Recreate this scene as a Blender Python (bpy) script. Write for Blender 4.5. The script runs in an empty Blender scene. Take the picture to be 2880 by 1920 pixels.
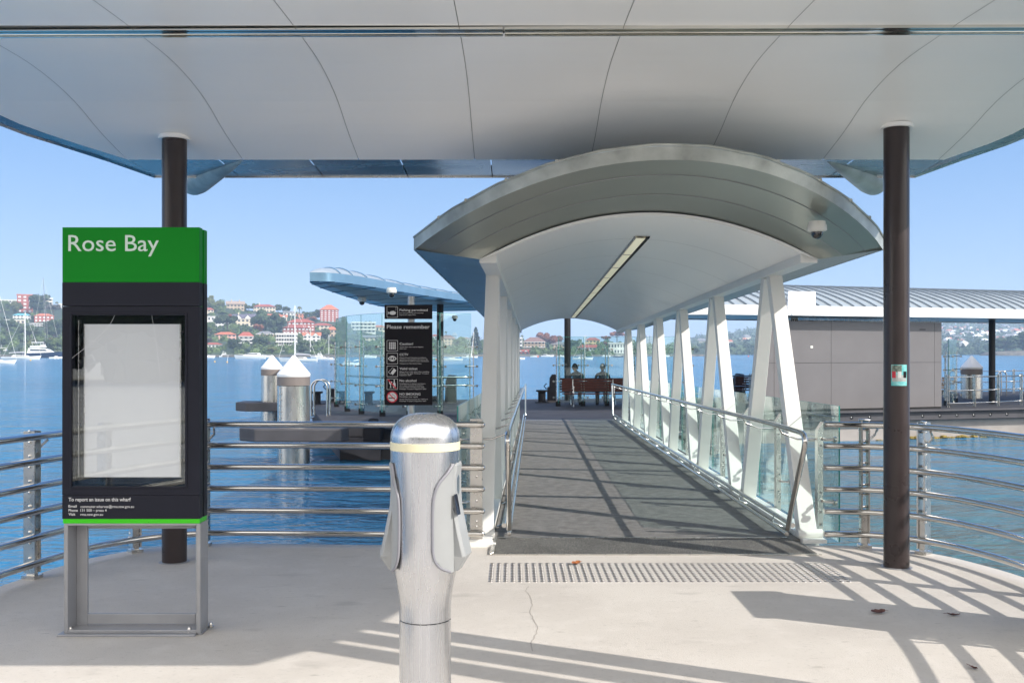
import bpy, math, random
from mathutils import Vector, Matrix
random.seed(7)
R = math.radians
# ------------------------------------------------------------------ camera, sky, sun, exposure
F, HZ, EYE = 2800.0, 990.0, 1.518          # focal length and horizon in photo pixels (2880 wide), eye height
scene = bpy.context.scene
cd = bpy.data.cameras.new('camera'); cam = bpy.data.objects.new('camera', cd)
scene.collection.objects.link(cam); scene.camera = cam
cd.sensor_width = 36.0; cd.lens = 36.0 * F / 2880.0
cd.shift_y = (HZ - 960.0) / 2880.0
cd.clip_start = 0.05; cd.clip_end = 20000
cam.location = (0, 0, EYE); cam.rotation_euler = (R(90), 0, 0)
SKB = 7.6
SUNV = Vector((1.35, -0.66, 1.0)).normalized()      # towards the sun
sun_el = math.asin(SUNV.z); sun_az = math.atan2(SUNV.x, SUNV.y)
w = bpy.data.worlds.new("World"); scene.world = w; w.use_nodes = True
nt = w.node_tree; bg = nt.nodes['Background']
sky = nt.nodes.new('ShaderNodeTexSky'); sky.sky_type = 'NISHITA'; sky.sun_disc = False
sky.sun_elevation = sun_el; sky.sun_rotation = sun_az
sky.altitude = 0; sky.air_density = 1.0; sky.dust_density = 0.6; sky.ozone_density = 2.2
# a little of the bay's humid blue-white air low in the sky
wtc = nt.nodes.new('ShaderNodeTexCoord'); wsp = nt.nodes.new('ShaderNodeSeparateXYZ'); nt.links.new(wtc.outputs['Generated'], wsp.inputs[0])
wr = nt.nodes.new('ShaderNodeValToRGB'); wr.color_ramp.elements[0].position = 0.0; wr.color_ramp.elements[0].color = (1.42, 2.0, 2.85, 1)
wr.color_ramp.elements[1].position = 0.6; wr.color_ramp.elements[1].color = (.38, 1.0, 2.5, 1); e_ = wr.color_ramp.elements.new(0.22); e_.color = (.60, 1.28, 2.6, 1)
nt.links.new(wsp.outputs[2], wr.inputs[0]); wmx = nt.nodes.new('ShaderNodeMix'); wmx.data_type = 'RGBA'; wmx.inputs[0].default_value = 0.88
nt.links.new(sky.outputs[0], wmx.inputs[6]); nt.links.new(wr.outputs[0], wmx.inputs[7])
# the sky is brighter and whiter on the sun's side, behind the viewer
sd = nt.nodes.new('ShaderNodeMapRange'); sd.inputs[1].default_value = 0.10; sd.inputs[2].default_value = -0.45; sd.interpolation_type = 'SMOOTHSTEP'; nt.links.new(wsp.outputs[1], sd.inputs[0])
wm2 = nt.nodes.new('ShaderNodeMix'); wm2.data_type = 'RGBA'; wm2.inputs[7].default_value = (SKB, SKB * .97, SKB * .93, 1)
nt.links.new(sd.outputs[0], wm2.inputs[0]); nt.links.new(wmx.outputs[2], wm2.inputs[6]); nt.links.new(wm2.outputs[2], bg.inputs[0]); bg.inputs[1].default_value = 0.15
sl = bpy.data.lights.new('sun', 'SUN'); sl.energy = 2.75; sl.angle = R(0.4); sl.color = (1.0, 0.94, 0.86)
so = bpy.data.objects.new('sun', sl); scene.collection.objects.link(so)
so.rotation_euler = SUNV.to_track_quat('Z', 'Y').to_euler()
scene.view_settings.view_transform = 'Standard'; scene.view_settings.look = 'None'
scene.view_settings.exposure = 0.98; scene.view_settings.gamma = 1.0
scene.render.engine = 'CYCLES'
scene.cycles.max_bounces = 10; scene.cycles.transparent_max_bounces = 24; scene.cycles.diffuse_bounces = 5; scene.cycles.volume_bounces = 1
C = scene.collection

# ------------------------------------------------------------------ measuring helpers
def at(px, py, d): return Vector(((px - 1440) / F * d, d, EYE + (HZ - py) / F * d))
def fl(px, py, h=EYE):                       # point on a horizontal plane h below the eye
    d = h * F / (py - HZ); return at(px, py, d)
PZ = EYE - 1.734                             # pontoon deck
WZ = EYE - 2.62                              # water
def pf(px, py): return fl(px, py, 1.734)

# ------------------------------------------------------------------ materials
MATS = {}
def nodes(name):
    m = bpy.data.materials.new(name); m.use_nodes = True; MATS[name] = m
    return m, m.node_tree, m.node_tree.nodes['Principled BSDF']
def mat(name, col, rough=0.5, metal=0.0, var=0.0, vs=5.0, bump=0.0, bs=40.0, spec=0.5, stretch=None, rvar=0.0, detail=6, col2=None, coat=0, rand=0.0):
    m, t, b = nodes(name); L = t.links.new
    b.inputs['Base Color'].default_value = (*col, 1); b.inputs['Roughness'].default_value = rough
    b.inputs['Metallic'].default_value = metal; b.inputs['Specular IOR Level'].default_value = spec
    b.inputs['Coat Weight'].default_value = coat; b.inputs['Coat Roughness'].default_value = 0.08
    tc = t.nodes.new('ShaderNodeTexCoord'); mp = t.nodes.new('ShaderNodeMapping'); L(tc.outputs['Object'], mp.inputs[0])
    if stretch: mp.inputs['Scale'].default_value = stretch
    if var or col2 or rvar:
        n = t.nodes.new('ShaderNodeTexNoise'); n.inputs['Scale'].default_value = vs; n.inputs['Detail'].default_value = detail
        L(mp.outputs[0], n.inputs['Vector'])
        r = t.nodes.new('ShaderNodeMapRange'); r.inputs[1].default_value = 0.3; r.inputs[2].default_value = 0.7; L(n.outputs[0], r.inputs[0])
        x = t.nodes.new('ShaderNodeMix'); x.data_type = 'RGBA'
        c2 = col2 if col2 else tuple(c * (1 - var) for c in col)
        c1 = col if col2 else tuple(min(1, c * (1 + var)) for c in col)
        x.inputs[6].default_value = (*c2, 1); x.inputs[7].default_value = (*c1, 1)
        L(r.outputs[0], x.inputs[0]); out = x.outputs[2]
        if rand:
            oi = t.nodes.new('ShaderNodeObjectInfo'); hs = t.nodes.new('ShaderNodeHueSaturation')
            rr = t.nodes.new('ShaderNodeMapRange'); rr.inputs[3].default_value = 1 - rand; rr.inputs[4].default_value = 1 + rand
            L(oi.outputs['Random'], rr.inputs[0]); L(rr.outputs[0], hs.inputs['Value']); L(out, hs.inputs['Color']); out = hs.outputs[0]
        L(out, b.inputs['Base Color'])
        if rvar:
            r2 = t.nodes.new('ShaderNodeMapRange'); r2.inputs[3].default_value = max(0, rough - rvar); r2.inputs[4].default_value = rough + rvar
            L(r.outputs[0], r2.inputs[0]); L(r2.outputs[0], b.inputs['Roughness'])
    if bump:
        n2 = t.nodes.new('ShaderNodeTexNoise'); n2.inputs['Scale'].default_value = bs; n2.inputs['Detail'].default_value = 4
        L(mp.outputs[0], n2.inputs['Vector'])
        bp = t.nodes.new('ShaderNodeBump'); bp.inputs['Strength'].default_value = bump; bp.inputs['Distance'].default_value = 0.02
        L(n2.outputs[0], bp.inputs['Height']); L(bp.outputs[0], b.inputs['Normal'])
    return m
def glassmat(name, tint, rough=0.0, refl=1.0):
    m, t, b = nodes(name); L = t.links.new; t.nodes.remove(b)
    tr = t.nodes.new('ShaderNodeBsdfTransparent'); tr.inputs[0].default_value = (*tint, 1)
    gl = t.nodes.new('ShaderNodeBsdfGlossy'); gl.inputs['Roughness'].default_value = rough; gl.inputs[0].default_value = (0.95, 1, 0.98, 1)
    lw = t.nodes.new('ShaderNodeLayerWeight'); lw.inputs[0].default_value = 0.5; pw = t.nodes.new('ShaderNodeMath'); pw.operation = 'POWER'; pw.inputs[1].default_value = 5.0; L(lw.outputs['Facing'], pw.inputs[0]); fr = t.nodes.new('ShaderNodeMapRange'); fr.inputs[3].default_value = 0.04; fr.inputs[4].default_value = 0.85; L(pw.outputs[0], fr.inputs[0])
    mu = t.nodes.new('ShaderNodeMath'); mu.operation = 'MULTIPLY'; mu.inputs[1].default_value = refl; L(fr.outputs[0], mu.inputs[0])
    mx = t.nodes.new('ShaderNodeMixShader'); L(mu.outputs[0], mx.inputs[0]); L(tr.outputs[0], mx.inputs[1]); L(gl.outputs[0], mx.inputs[2])
    L(mx.outputs[0], t.nodes['Material Output'].inputs[0]); return m

def concrete_mat():
    m, t, b = nodes('concrete'); L = t.links.new
    tc = t.nodes.new('ShaderNodeTexCoord')
    def noise(s, d=8, sc=None):
        n = t.nodes.new('ShaderNodeTexNoise'); n.inputs['Scale'].default_value = s; n.inputs['Detail'].default_value = d
        if sc:
            mp = t.nodes.new('ShaderNodeMapping'); mp.inputs['Scale'].default_value = sc; L(tc.outputs['Object'], mp.inputs[0]); L(mp.outputs[0], n.inputs['Vector'])
        else: L(tc.outputs['Object'], n.inputs['Vector'])
        return n
    def mix(a, bb, f):
        x = t.nodes.new('ShaderNodeMix'); x.data_type = 'RGBA'
        for s, v in ((6, a), (7, bb)):
            if isinstance(v, tuple): x.inputs[s].default_value = (*v, 1)
            else: L(v, x.inputs[s])
        L(f, x.inputs[0]); return x.outputs[2]
    def ramp(src, a, bb, lo=0.0, hi=1.0):
        r = t.nodes.new('ShaderNodeMapRange'); r.inputs[1].default_value = a; r.inputs[2].default_value = bb
        r.inputs[3].default_value = lo; r.inputs[4].default_value = hi; L(src, r.inputs[0]); return r.outputs[0]
    n1 = noise(0.9, 8); n2 = noise(6, 8); n3 = noise(120, 3); n4 = noise(2.3, 10, (1, 2.2, 1))
    c = mix((0.48, 0.445, 0.405), (0.56, 0.525, 0.48), ramp(n1.outputs[0], .35, .65))
    c = mix(c, (0.60, 0.565, 0.525), ramp(n2.outputs[0], .5, .75, 0, .5))
    c = mix(c, (0.25, 0.23, 0.21), ramp(n4.outputs[0], .62, .74, 0, .35))
    c = mix(c, (0.22, 0.20, 0.18), ramp(n3.outputs[0], .68, .78, 0, .5))
    # scuffs: short streaks
    n5 = noise(9, 4, (1, 3.5, 1)); c = mix(c, (0.24, 0.225, 0.20), ramp(n5.outputs[0], .66, .75, 0, .5)); n6 = noise(38, 4); c = mix(c, (0.36, 0.34, 0.31), ramp(n6.outputs[0], .58, .72, 0, .45))
    L(c, b.inputs['Base Color']); b.inputs['Roughness'].default_value = 0.8
    bp = t.nodes.new('ShaderNodeBump'); bp.inputs['Strength'].default_value = 0.25; bp.inputs['Distance'].default_value = 0.01
    L(n3.outputs[0], bp.inputs['Height']); L(bp.outputs[0], b.inputs['Normal'])
    return m
def grit_mat(name, base, speck, rough=0.75, s=260, thr=.6, big=3):
    m, t, b = nodes(name); L = t.links.new
    tc = t.nodes.new('ShaderNodeTexCoord')
    n = t.nodes.new('ShaderNodeTexNoise'); n.inputs['Scale'].default_value = s; n.inputs['Detail'].default_value = 2; L(tc.outputs['Object'], n.inputs['Vector'])
    n2 = t.nodes.new('ShaderNodeTexNoise'); n2.inputs['Scale'].default_value = big; n2.inputs['Detail'].default_value = 8; L(tc.outputs['Object'], n2.inputs['Vector'])
    r = t.nodes.new('ShaderNodeMapRange'); r.inputs[1].default_value = thr - .1; r.inputs[2].default_value = thr + .1; L(n.outputs[0], r.inputs[0])
    x = t.nodes.new('ShaderNodeMix'); x.data_type = 'RGBA'; x.inputs[6].default_value = (*base, 1); x.inputs[7].default_value = (*speck, 1); L(r.outputs[0], x.inputs[0])
    y = t.nodes.new('ShaderNodeMix'); y.data_type = 'RGBA'; y.blend_type = 'MULTIPLY'; y.inputs[0].default_value = 1
    r2 = t.nodes.new('ShaderNodeMapRange'); r2.inputs[1].default_value = .3; r2.inputs[2].default_value = .7; r2.inputs[3].default_value = .70; r2.inputs[4].default_value = 1.18; L(n2.outputs[0], r2.inputs[0])
    L(x.outputs[2], y.inputs[6]); L(r2.outputs[0], y.inputs[7]); L(y.outputs[2], b.inputs['Base Color'])
    b.inputs['Roughness'].default_value = rough
    bp = t.nodes.new('ShaderNodeBump'); bp.inputs['Strength'].default_value = 0.3; bp.inputs['Distance'].default_value = 0.004
    L(n.outputs[0], bp.inputs['Height']); L(bp.outputs[0], b.inputs['Normal']); return m
def water_mat():
    m, t, b = nodes('water'); L = t.links.new
    b.inputs['Base Color'].default_value = (0.012, 0.10, 0.17, 1); b.inputs['Roughness'].default_value = 0.12
    b.inputs['IOR'].default_value = 1.5; b.inputs['Specular IOR Level'].default_value = 0.5
    g = t.nodes.new('ShaderNodeNewGeometry')
    def wn(scale, sx, rot, d=3, dis=0.6):
        mp = t.nodes.new('ShaderNodeMapping'); mp.inputs['Scale'].default_value = (sx, 1, 1); mp.inputs['Rotation'].default_value = (0, 0, R(rot))
        L(g.outputs['Position'], mp.inputs[0])
        n = t.nodes.new('ShaderNodeTexNoise'); n.inputs['Scale'].default_value = scale; n.inputs['Detail'].default_value = d; n.inputs['Distortion'].default_value = dis
        L(mp.outputs[0], n.inputs['Vector']); return n.outputs[0]
    a = wn(1.15, .45, 12, 5); c = wn(0.35, .5, -15, 3); e = wn(5.5, .5, 5, 2)
    def ma(op, x, y):
        n = t.nodes.new('ShaderNodeMath'); n.operation = op
        for i, v in enumerate((x, y)):
            if isinstance(v, float): n.inputs[i].default_value = v
            else: L(v, n.inputs[i])
        return n.outputs[0]
    h = ma('ADD', ma('ADD', a, ma('MULTIPLY', c, 2.2)), ma('MULTIPLY', e, 0.34))
    bp = t.nodes.new('ShaderNodeBump'); bp.inputs['Strength'].default_value = 1.0; bp.inputs['Distance'].default_value = 0.34
    L(h, bp.inputs['Height']); L(bp.outputs[0], b.inputs['Normal'])
    # patches: greener over the shallows, wind lanes further out
    n = t.nodes.new('ShaderNodeTexNoise'); n.inputs['Scale'].default_value = 0.02; n.inputs['Detail'].default_value = 5; L(g.outputs['Position'], n.inputs['Vector'])
    sp = t.nodes.new('ShaderNodeSeparateXYZ'); L(g.outputs['Position'], sp.inputs[0])
    r = t.nodes.new('ShaderNodeMapRange'); r.inputs[1].default_value = 30; r.inputs[2].default_value = 14; L(sp.outputs[1], r.inputs[0])
    r3 = t.nodes.new('ShaderNodeMapRange'); r3.inputs[1].default_value = -4; r3.inputs[2].default_value = 6; L(sp.outputs[0], r3.inputs[0])
    k = ma('MULTIPLY', r.outputs[0], r3.outputs[0])
    x = t.nodes.new('ShaderNodeMix'); x.data_type = 'RGBA'; x.inputs[6].default_value = (0.030, 0.175, 0.33, 1); x.inputs[7].default_value = (0.070, 0.145, 0.150, 1); L(k, x.inputs[0])
    y = t.nodes.new('ShaderNodeMix'); y.data_type = 'RGBA'; y.blend_type = 'MULTIPLY'; y.inputs[0].default_value = 1
    r2 = t.nodes.new('ShaderNodeMapRange'); r2.inputs[1].default_value = .3; r2.inputs[2].default_value = .7; r2.inputs[3].default_value = .8; r2.inputs[4].default_value = 1.15; L(n.outputs[0], r2.inputs[0])
    L(x.outputs[2], y.inputs[6]); L(r2.outputs[0], y.inputs[7]); L(y.outputs[2], b.inputs['Base Color'])
    return m
concrete = concrete_mat()
deckmat = grit_mat('deck_grit', (0.155, 0.150, 0.143), (0.25, 0.24, 0.228), s=120, thr=.6, big=10)
platemat = grit_mat('plate_grit', (0.06, 0.06, 0.058), (0.34, 0.33, 0.30), s=170, thr=.6)
ponmat = mat('pontoon_deck', (0.046, 0.046, 0.054), .7, spec=.25, var=.2, vs=2, bump=.1, bs=60)
water = water_mat()
white = mat('white_panel', (0.91, 0.895, 0.87), .36, var=.02, vs=1.2, spec=.5, rvar=.06)
whitecol = mat('white_steel', (0.80, 0.795, 0.77), .4, var=.03, vs=3)
whitef = mat('white_fascia', (0.78, 0.79, 0.79), .4, var=.04, vs=3)
zinc = mat('zinc', (0.34, 0.40, 0.43), .25, .8, var=.18, vs=1.6, bump=.03, bs=3, stretch=(1, 3, 1), rvar=.08)
soffitm = mat('soffit_metal', (0.37, 0.395, 0.36), .30, .55, var=.06, vs=2, bump=.015, bs=3)
bluem = mat('blue_metal', (0.18, 0.32, 0.45), .32, .5, var=.08, vs=2, bump=.02, bs=2)
weath = mat('weathered_zinc', (0.42, 0.44, 0.41), .45, .5, var=.28, vs=5, bump=.1, bs=12)
roofm = mat('roof_sheet', (0.42, 0.47, 0.49), .4, .4, var=.1, vs=1.5)
steel = mat('stainless', (0.64, 0.62, 0.59), .13, 1.0, var=.05, vs=8, rvar=.05, bump=.01, bs=30)
steelb = mat('brushed_steel', (0.62, 0.60, 0.57), .28, 1.0, var=.06, vs=10, rvar=.06)
def brushed():
    m = mat('brushed_bollard', (0.64, 0.645, 0.66), .27, 1.0, var=.03, vs=60, stretch=(1, 1, .01), rvar=.03, detail=2)
    m.node_tree.nodes['Principled BSDF'].inputs['Anisotropic'].default_value = .55; return m
bollm = brushed()
chrome = mat('polished_strip', (0.7, 0.69, 0.64), .08, 1.0, var=.1, vs=1.5, stretch=(1, 30, 1))
brown = mat('brown_paint', (0.036, 0.026, 0.026), .3, 0.0, spec=.35, var=.12, vs=4, coat=.12, rvar=.05)
black = mat('black_paint', (0.009, 0.009, 0.012), .6, var=.3, vs=3, spec=.15)
blackm = mat('black_gap', (0.01, 0.01, 0.01), .8)
green = mat('sign_green', (0.0, 0.20, 0.010), .45, spec=.15, var=.04, vs=2)
lime = mat('lime_strip', (0.035, 0.50, 0.0), .3)
char = mat('sign_charcoal', (0.014, 0.015, 0.024), .45, spec=.15, var=.08, vs=3)
dark = mat('case_black', (0.006, 0.006, 0.009), .12)
poster = mat('blank_poster', (0.72, 0.72, 0.73), .5, var=.015, vs=1.5)
grey = mat('grey_frame', (0.30, 0.305, 0.325), .4, .25, var=.08, vs=6)
lett = mat('white_lettering', (0.56, 0.68, 0.60), .5)
lettw = mat('sign_white', (0.62, 0.62, 0.63), .5)
signblk = mat('sign_black', (0.010, 0.009, 0.013), .45, spec=.12)
redm = mat('sign_red', (0.55, 0.015, 0.04), .4)
wall_g = mat('grey_cladding', (0.125, 0.119, 0.125), .5, var=.07, vs=1.2, bump=.02, bs=5)
conw = mat('pontoon_concrete', (0.30, 0.275, 0.26), .85, var=.2, vs=1.2, bump=.1, bs=10)
fender = mat('rubber_fender', (0.065, 0.063, 0.07), .6, spec=.3, var=.15, vs=2)
hullm = mat('pontoon_hull', (0.05, 0.045, 0.05), .7, var=.3, vs=2)
weed = mat('seaweed', (0.20, 0.15, 0.03), .8, var=.5, vs=14)
capm = mat('white_cap', (0.80, 0.80, 0.80), .45)
collarm = mat('dark_collar', (0.17, 0.145, 0.135), .6, var=.08, vs=2)
pilem = mat('pile_steel', (0.60, 0.58, 0.54), .24, .9, var=.22, vs=3, stretch=(1, 1, .25), rvar=.1, detail=8)
wood = mat('bench_wood', (0.065, 0.020, 0.015), .5, spec=.25, var=.2, vs=8)
woodl = mat('pale_wood', (0.50, 0.26, 0.12), .5, var=.2, vs=8)
glass = glassmat('clear_glass', (0.87, 0.945, 0.93), 0.0, 1.0)
glassedge = mat('glass_edge', (0.03, 0.22, 0.20), .15)
caseglass = glassmat('case_glass', (0.94, 0.95, 0.96), 0.0, 1.3)
lightm = mat('lamp_tube_cover', (0.80, 0.76, 0.56), .3)
lightm.node_tree.nodes['Principled BSDF'].inputs['Emission Color'].default_value = (1, .92, .62, 1); lightm.node_tree.nodes['Principled BSDF'].inputs['Emission Strength'].default_value = .16
readerm = mat('reader_grey', (0.27, 0.28, 0.285), .35, var=.04, vs=6)
yellowb = mat('cream_band', (0.62, 0.58, 0.40), .4)
camwh = mat('camera_white', (0.72, 0.71, 0.66), .4)
domeb = mat('dome_black', (0.01, 0.01, 0.012), .06, coat=1)
leafb = mat('dry_leaf', (0.30, 0.10, 0.03), .7, var=.4, vs=60)
leafd = mat('dark_leaf', (0.10, 0.04, 0.03), .7, var=.4, vs=60)
crackm = mat('crack_dark', (0.34, 0.31, 0.28), .9)
studm = mat('stud_steel', (0.36, 0.34, 0.33), .3, .8)
skin = mat('skin', (0.35, 0.19, 0.13), .6)
darkcl = mat('dark_cloth', (0.03, 0.034, 0.045), .85)
greycl = mat('grey_cloth', (0.16, 0.18, 0.21), .85)
hairm = mat('dark_hair', (0.012, 0.01, 0.008), .6)
greyhair = mat('grey_hair', (0.16, 0.15, 0.14), .6)
gel = mat('boat_white', (0.80, 0.80, 0.78), .25)
navy = mat('boat_navy', (0.012, 0.025, 0.06), .2)
bwin = mat('boat_window', (0.03, 0.04, 0.05), .1)
mastw = mat('mast_white', (0.75, 0.75, 0.73), .4)
mastd = mat('mast_dark', (0.03, 0.035, 0.045), .4)
sailc = mat('sail_cover_grey', (0.32, 0.33, 0.36), .8)
bluec = mat('blue_cover', (0.02, 0.25, 0.55), .7)
greenc = mat('green_cover', (0.02, 0.22, 0.13), .7)
yel = mat('buoy_yellow', (0.75, 0.42, 0.03), .4)
orng = mat('buoy_orange', (0.7, 0.12, 0.04), .4)
stick = mat('sticker_teal', (0.02, 0.42, 0.44), .4, col2=(0.30, 0.62, 0.62), vs=30)
stickg = mat('sticker_grey', (0.40, 0.42, 0.42), .4, var=.2, vs=40)

# ------------------------------------------------------------------ mesh helpers
ORG = {}
class MB:
    def __init__(s): s.v = []; s.f = []
    def add(s, vs, fs):
        o = len(s.v); s.v += [Vector(p) for p in vs]; s.f += [tuple(i + o for i in f) for f in fs]; return s
    def hexa(s, p):      # p: 4 bottom (ccw) + 4 top
        return s.add(p, [(3, 2, 1, 0), (4, 5, 6, 7), (0, 1, 5, 4), (1, 2, 6, 5), (2, 3, 7, 6), (3, 0, 4, 7)])
    def box(s, x0, x1, y0, y1, z0, z1):
        return s.hexa([(x0, y0, z0), (x1, y0, z0), (x1, y1, z0), (x0, y1, z0), (x0, y0, z1), (x1, y0, z1), (x1, y1, z1), (x0, y1, z1)])
    def obox(s, c, ax, hx, ay, hy, hz):  # centre, unit axes in plan
        c = Vector(c); ax = Vector(ax).normalized() * hx; ay = Vector(ay).normalized() * hy; z = Vector((0, 0, hz))
        return s.hexa([c - ax - ay - z, c + ax - ay - z, c + ax + ay - z, c - ax + ay - z, c - ax - ay + z, c + ax - ay + z, c + ax + ay + z, c - ax + ay + z])
    def beam(s, p0, p1, w_, h_, side=None):
        p0 = Vector(p0); p1 = Vector(p1); d = (p1 - p0).normalized()
        a = Vector(side).normalized() if side else (d.cross(Vector((0, 0, 1))) if abs(d.z) < .95 else Vector((1, 0, 0)))
        a = (a - d * a.dot(d)).normalized(); b = d.cross(a).normalized(); a = a * w_ / 2; b = b * h_ / 2
        return s.hexa([p0 - a - b, p0 + a - b, p0 + a + b, p0 - a + b, p1 - a - b, p1 + a - b, p1 + a + b, p1 - a + b])
    def tube(s, pts, r, n=10, caps=True, dome=False):
        pts = [Vector(p) for p in pts]; rs = r if isinstance(r, (list, tuple)) else [r] * len(pts)
        d0 = (pts[1] - pts[0]).normalized(); up = Vector((0, 0, 1)) if abs(d0.z) < .9 else Vector((1, 0, 0))
        a = d0.cross(up).normalized(); o = len(s.v); N = len(pts)
        for i, p in enumerate(pts):
            d = (pts[min(i + 1, N - 1)] - pts[max(i - 1, 0)]).normalized()
            a = (a - d * a.dot(d)).normalized(); b = d.cross(a)
            for k in range(n):
                t = 2 * math.pi * k / n; s.v.append(p + (a * math.cos(t) + b * math.sin(t)) * rs[i])
        for i in range(N - 1):
            for k in range(n):
                k2 = (k + 1) % n; s.f.append((o + i * n + k, o + i * n + k2, o + (i + 1) * n + k2, o + (i + 1) * n + k))
        if caps:
            s.f.append(tuple(o + k for k in reversed(range(n)))); s.f.append(tuple(o + (N - 1) * n + k for k in range(n)))
        return s
    def lathe(s, prof, c=(0, 0, 0), n=24, axis='z', sc=(1, 1)):
        c = Vector(c); o = len(s.v)
        for r, z in prof:
            for k in range(n):
                t = 2 * math.pi * k / n
                if axis == 'z': p = (r * math.cos(t) * sc[0], r * math.sin(t) * sc[1], z)
                elif axis == 'y': p = (r * math.cos(t), z, r * math.sin(t))
                else: p = (z, r * math.cos(t), r * math.sin(t))
                s.v.append(c + Vector(p))
        for i in range(len(prof) - 1):
            for k in range(n):
                k2 = (k + 1) % n; s.f.append((o + i * n + k, o + i * n + k2, o + (i + 1) * n + k2, o + (i + 1) * n + k))
        if prof[0][0] > 1e-5: s.f.append(tuple(o + k for k in reversed(range(n))))
        if prof[-1][0] > 1e-5: s.f.append(tuple(o + (len(prof) - 1) * n + k for k in range(n)))
        return s
    def cyl(s, c, r, z0, z1, n=20): return s.lathe([(r, z0), (r, z1)], (c[0], c[1], 0), n)
    def prism(s, poly, z0, z1):
        n = len(poly); o = len(s.v)
        s.v += [Vector((x, y, z0)) for x, y in poly] + [Vector((x, y, z1)) for x, y in poly]
        s.f.append(tuple(o + i for i in reversed(range(n)))); s.f.append(tuple(o + n + i for i in range(n)))
        for i in range(n):
            j = (i + 1) % n; s.f.append((o + i, o + j, o + n + j, o + n + i))
        return s
    def fprism(s, poly, y0, y1):       # polygon in x,z extruded along y
        n = len(poly); o = len(s.v)
        s.v += [Vector((x, y0, z)) for x, z in poly] + [Vector((x, y1, z)) for x, z in poly]
        s.f.append(tuple(o + i for i in range(n))); s.f.append(tuple(o + n + i for i in reversed(range(n))))
        for i in range(n):
            j = (i + 1) % n; s.f.append((o + j, o + i, o + n + i, o + n + j))
        return s
    def grid(s, rows, flip=False):
        o = len(s.v); nx = len(rows[0])
        for r in rows: s.v += [Vector(p) for p in r]
        for i in range(len(rows) - 1):
            for j in range(nx - 1):
                q = (o + i * nx + j, o + i * nx + j + 1, o + (i + 1) * nx + j + 1, o + (i + 1) * nx + j)
                s.f.append(q[::-1] if flip else q)
        return s
    def text(s, txt, x0, x1, zb, zt, y, ref='cap', bold=0.0, map3=None):
        """flat letters facing -y: x from x0 to x1, baseline zb, cap height top zt"""
        cu = bpy.data.curves.new('t', 'FONT'); cu.body = txt; cu.offset = bold; cu.resolution_u = 3
        ob = bpy.data.objects.new('t', cu); C.objects.link(ob); bpy.context.view_layer.update()
        me = ob.to_mesh(); vs = [v.co.copy() for v in me.vertices]; fs = [tuple(p.vertices) for p in me.polygons]
        ob.to_mesh_clear(); bpy.data.objects.remove(ob); bpy.data.curves.remove(cu)
        mnx = min(v.x for v in vs); mxx = max(v.x for v in vs)
        cap = 0.69
        sx = (x1 - x0) / (mxx - mnx); sz = (zt - zb) / cap
        out = []
        for v in vs:
            p = Vector((x0 + (v.x - mnx) * sx, y, zb + v.y * sz)); out.append(map3(p) if map3 else p)
        return s.add(out, fs)
    def build(s, name, m, parent=None, smooth=None, bevel=0.0, origin=None, mod=None):
        me = bpy.data.meshes.new(name)
        org = ORG[parent] if parent is not None and parent in ORG else Vector((0, 0, 0))
        own = Vector(origin) if (origin is not None and parent is None) else org
        me.from_pydata([tuple(v - own) for v in s.v], [], s.f); me.materials.append(m); me.update()
        if smooth:
            me.shade_smooth(); me.set_sharp_from_angle(angle=R(smooth))
        o = bpy.data.objects.new(name, me); C.objects.link(o)
        if parent is not None: o.parent = parent; ORG[o] = org
        else: o.location = own; ORG[o] = own
        if bevel:
            b = o.modifiers.new('bevel', 'BEVEL'); b.width = bevel; b.segments = 2; b.limit_method = 'ANGLE'; b.angle_limit = R(40)
        return o
USED = {}
def tag(o, label=None, cat=None, group=None, kind=None):
    if label: o['label'] = label
    if cat: o['category'] = cat
    if group: o['group'] = group
    if kind: o['kind'] = kind
    return o
def thing(name, label, cat, loc, group=None):
    o = bpy.data.objects.new(name, None); C.objects.link(o); o.location = loc; ORG[o] = Vector(loc); o.empty_display_size = .2
    return tag(o, label, cat, group)
def copy_tree(o, parent=None):
    c = o.copy(); C.objects.link(c); c.parent = parent
    for ch in list(o.children): copy_tree(ch, c)
    return c
def arc(c, r, a0, a1, n, plane='xz'):
    return [(c[0] + r * math.cos(R(a0 + (a1 - a0) * i / n)), c[1] + r * math.sin(R(a0 + (a1 - a0) * i / n))) for i in range(n + 1)]
def lerp_tab(tab, y):
    if y <= tab[0][0]: return tab[0][1]
    for (a, b), (c, d) in zip(tab, tab[1:]):
        if y <= c: return b + (d - b) * (y - a) / (c - a)
    return tab[-1][1]
def spline(pts, n=8):
    out = []
    P = [Vector(p) for p in pts]; P = [P[0] * 2 - P[1]] + P + [P[-1] * 2 - P[-2]]
    for i in range(1, len(P) - 2):
        for k in range(n):
            t = k / n; a, b, c, d = P[i - 1], P[i], P[i + 1], P[i + 2]
            out.append(0.5 * ((2 * b) + (c - a) * t + (2 * a - 5 * b + 4 * c - d) * t * t + (3 * b - a - 3 * c + d) * t ** 3))
    out.append(P[-2]); return out

# ================================================================== SETTING: water and wharf deck
b = MB(); b.add([(-6000, -25, WZ), (6000, -25, WZ), (6000, 9000, WZ), (-6000, 9000, WZ)], [(0, 1, 2, 3)])
tag(b.build('water', water), kind='structure')
b = MB(); b.box(-400, 400, -300, -25.002, WZ - 3, -0.02)
b.prism([(-60, -25), (60, -25), (40, -1.5), (2.401, -1.5), (2.401, -24), (-2.401, -24), (-2.401, -1.5), (-40, -1.5)], -0.5, -0.02)  # unseen pale forecourt added behind the viewer to bounce light onto the ceiling
tag(b.build('ground', grit_mat('bounce_paving', (0.60, 0.57, 0.53), (0.62, 0.59, 0.55), s=20)), kind='structure')
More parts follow.
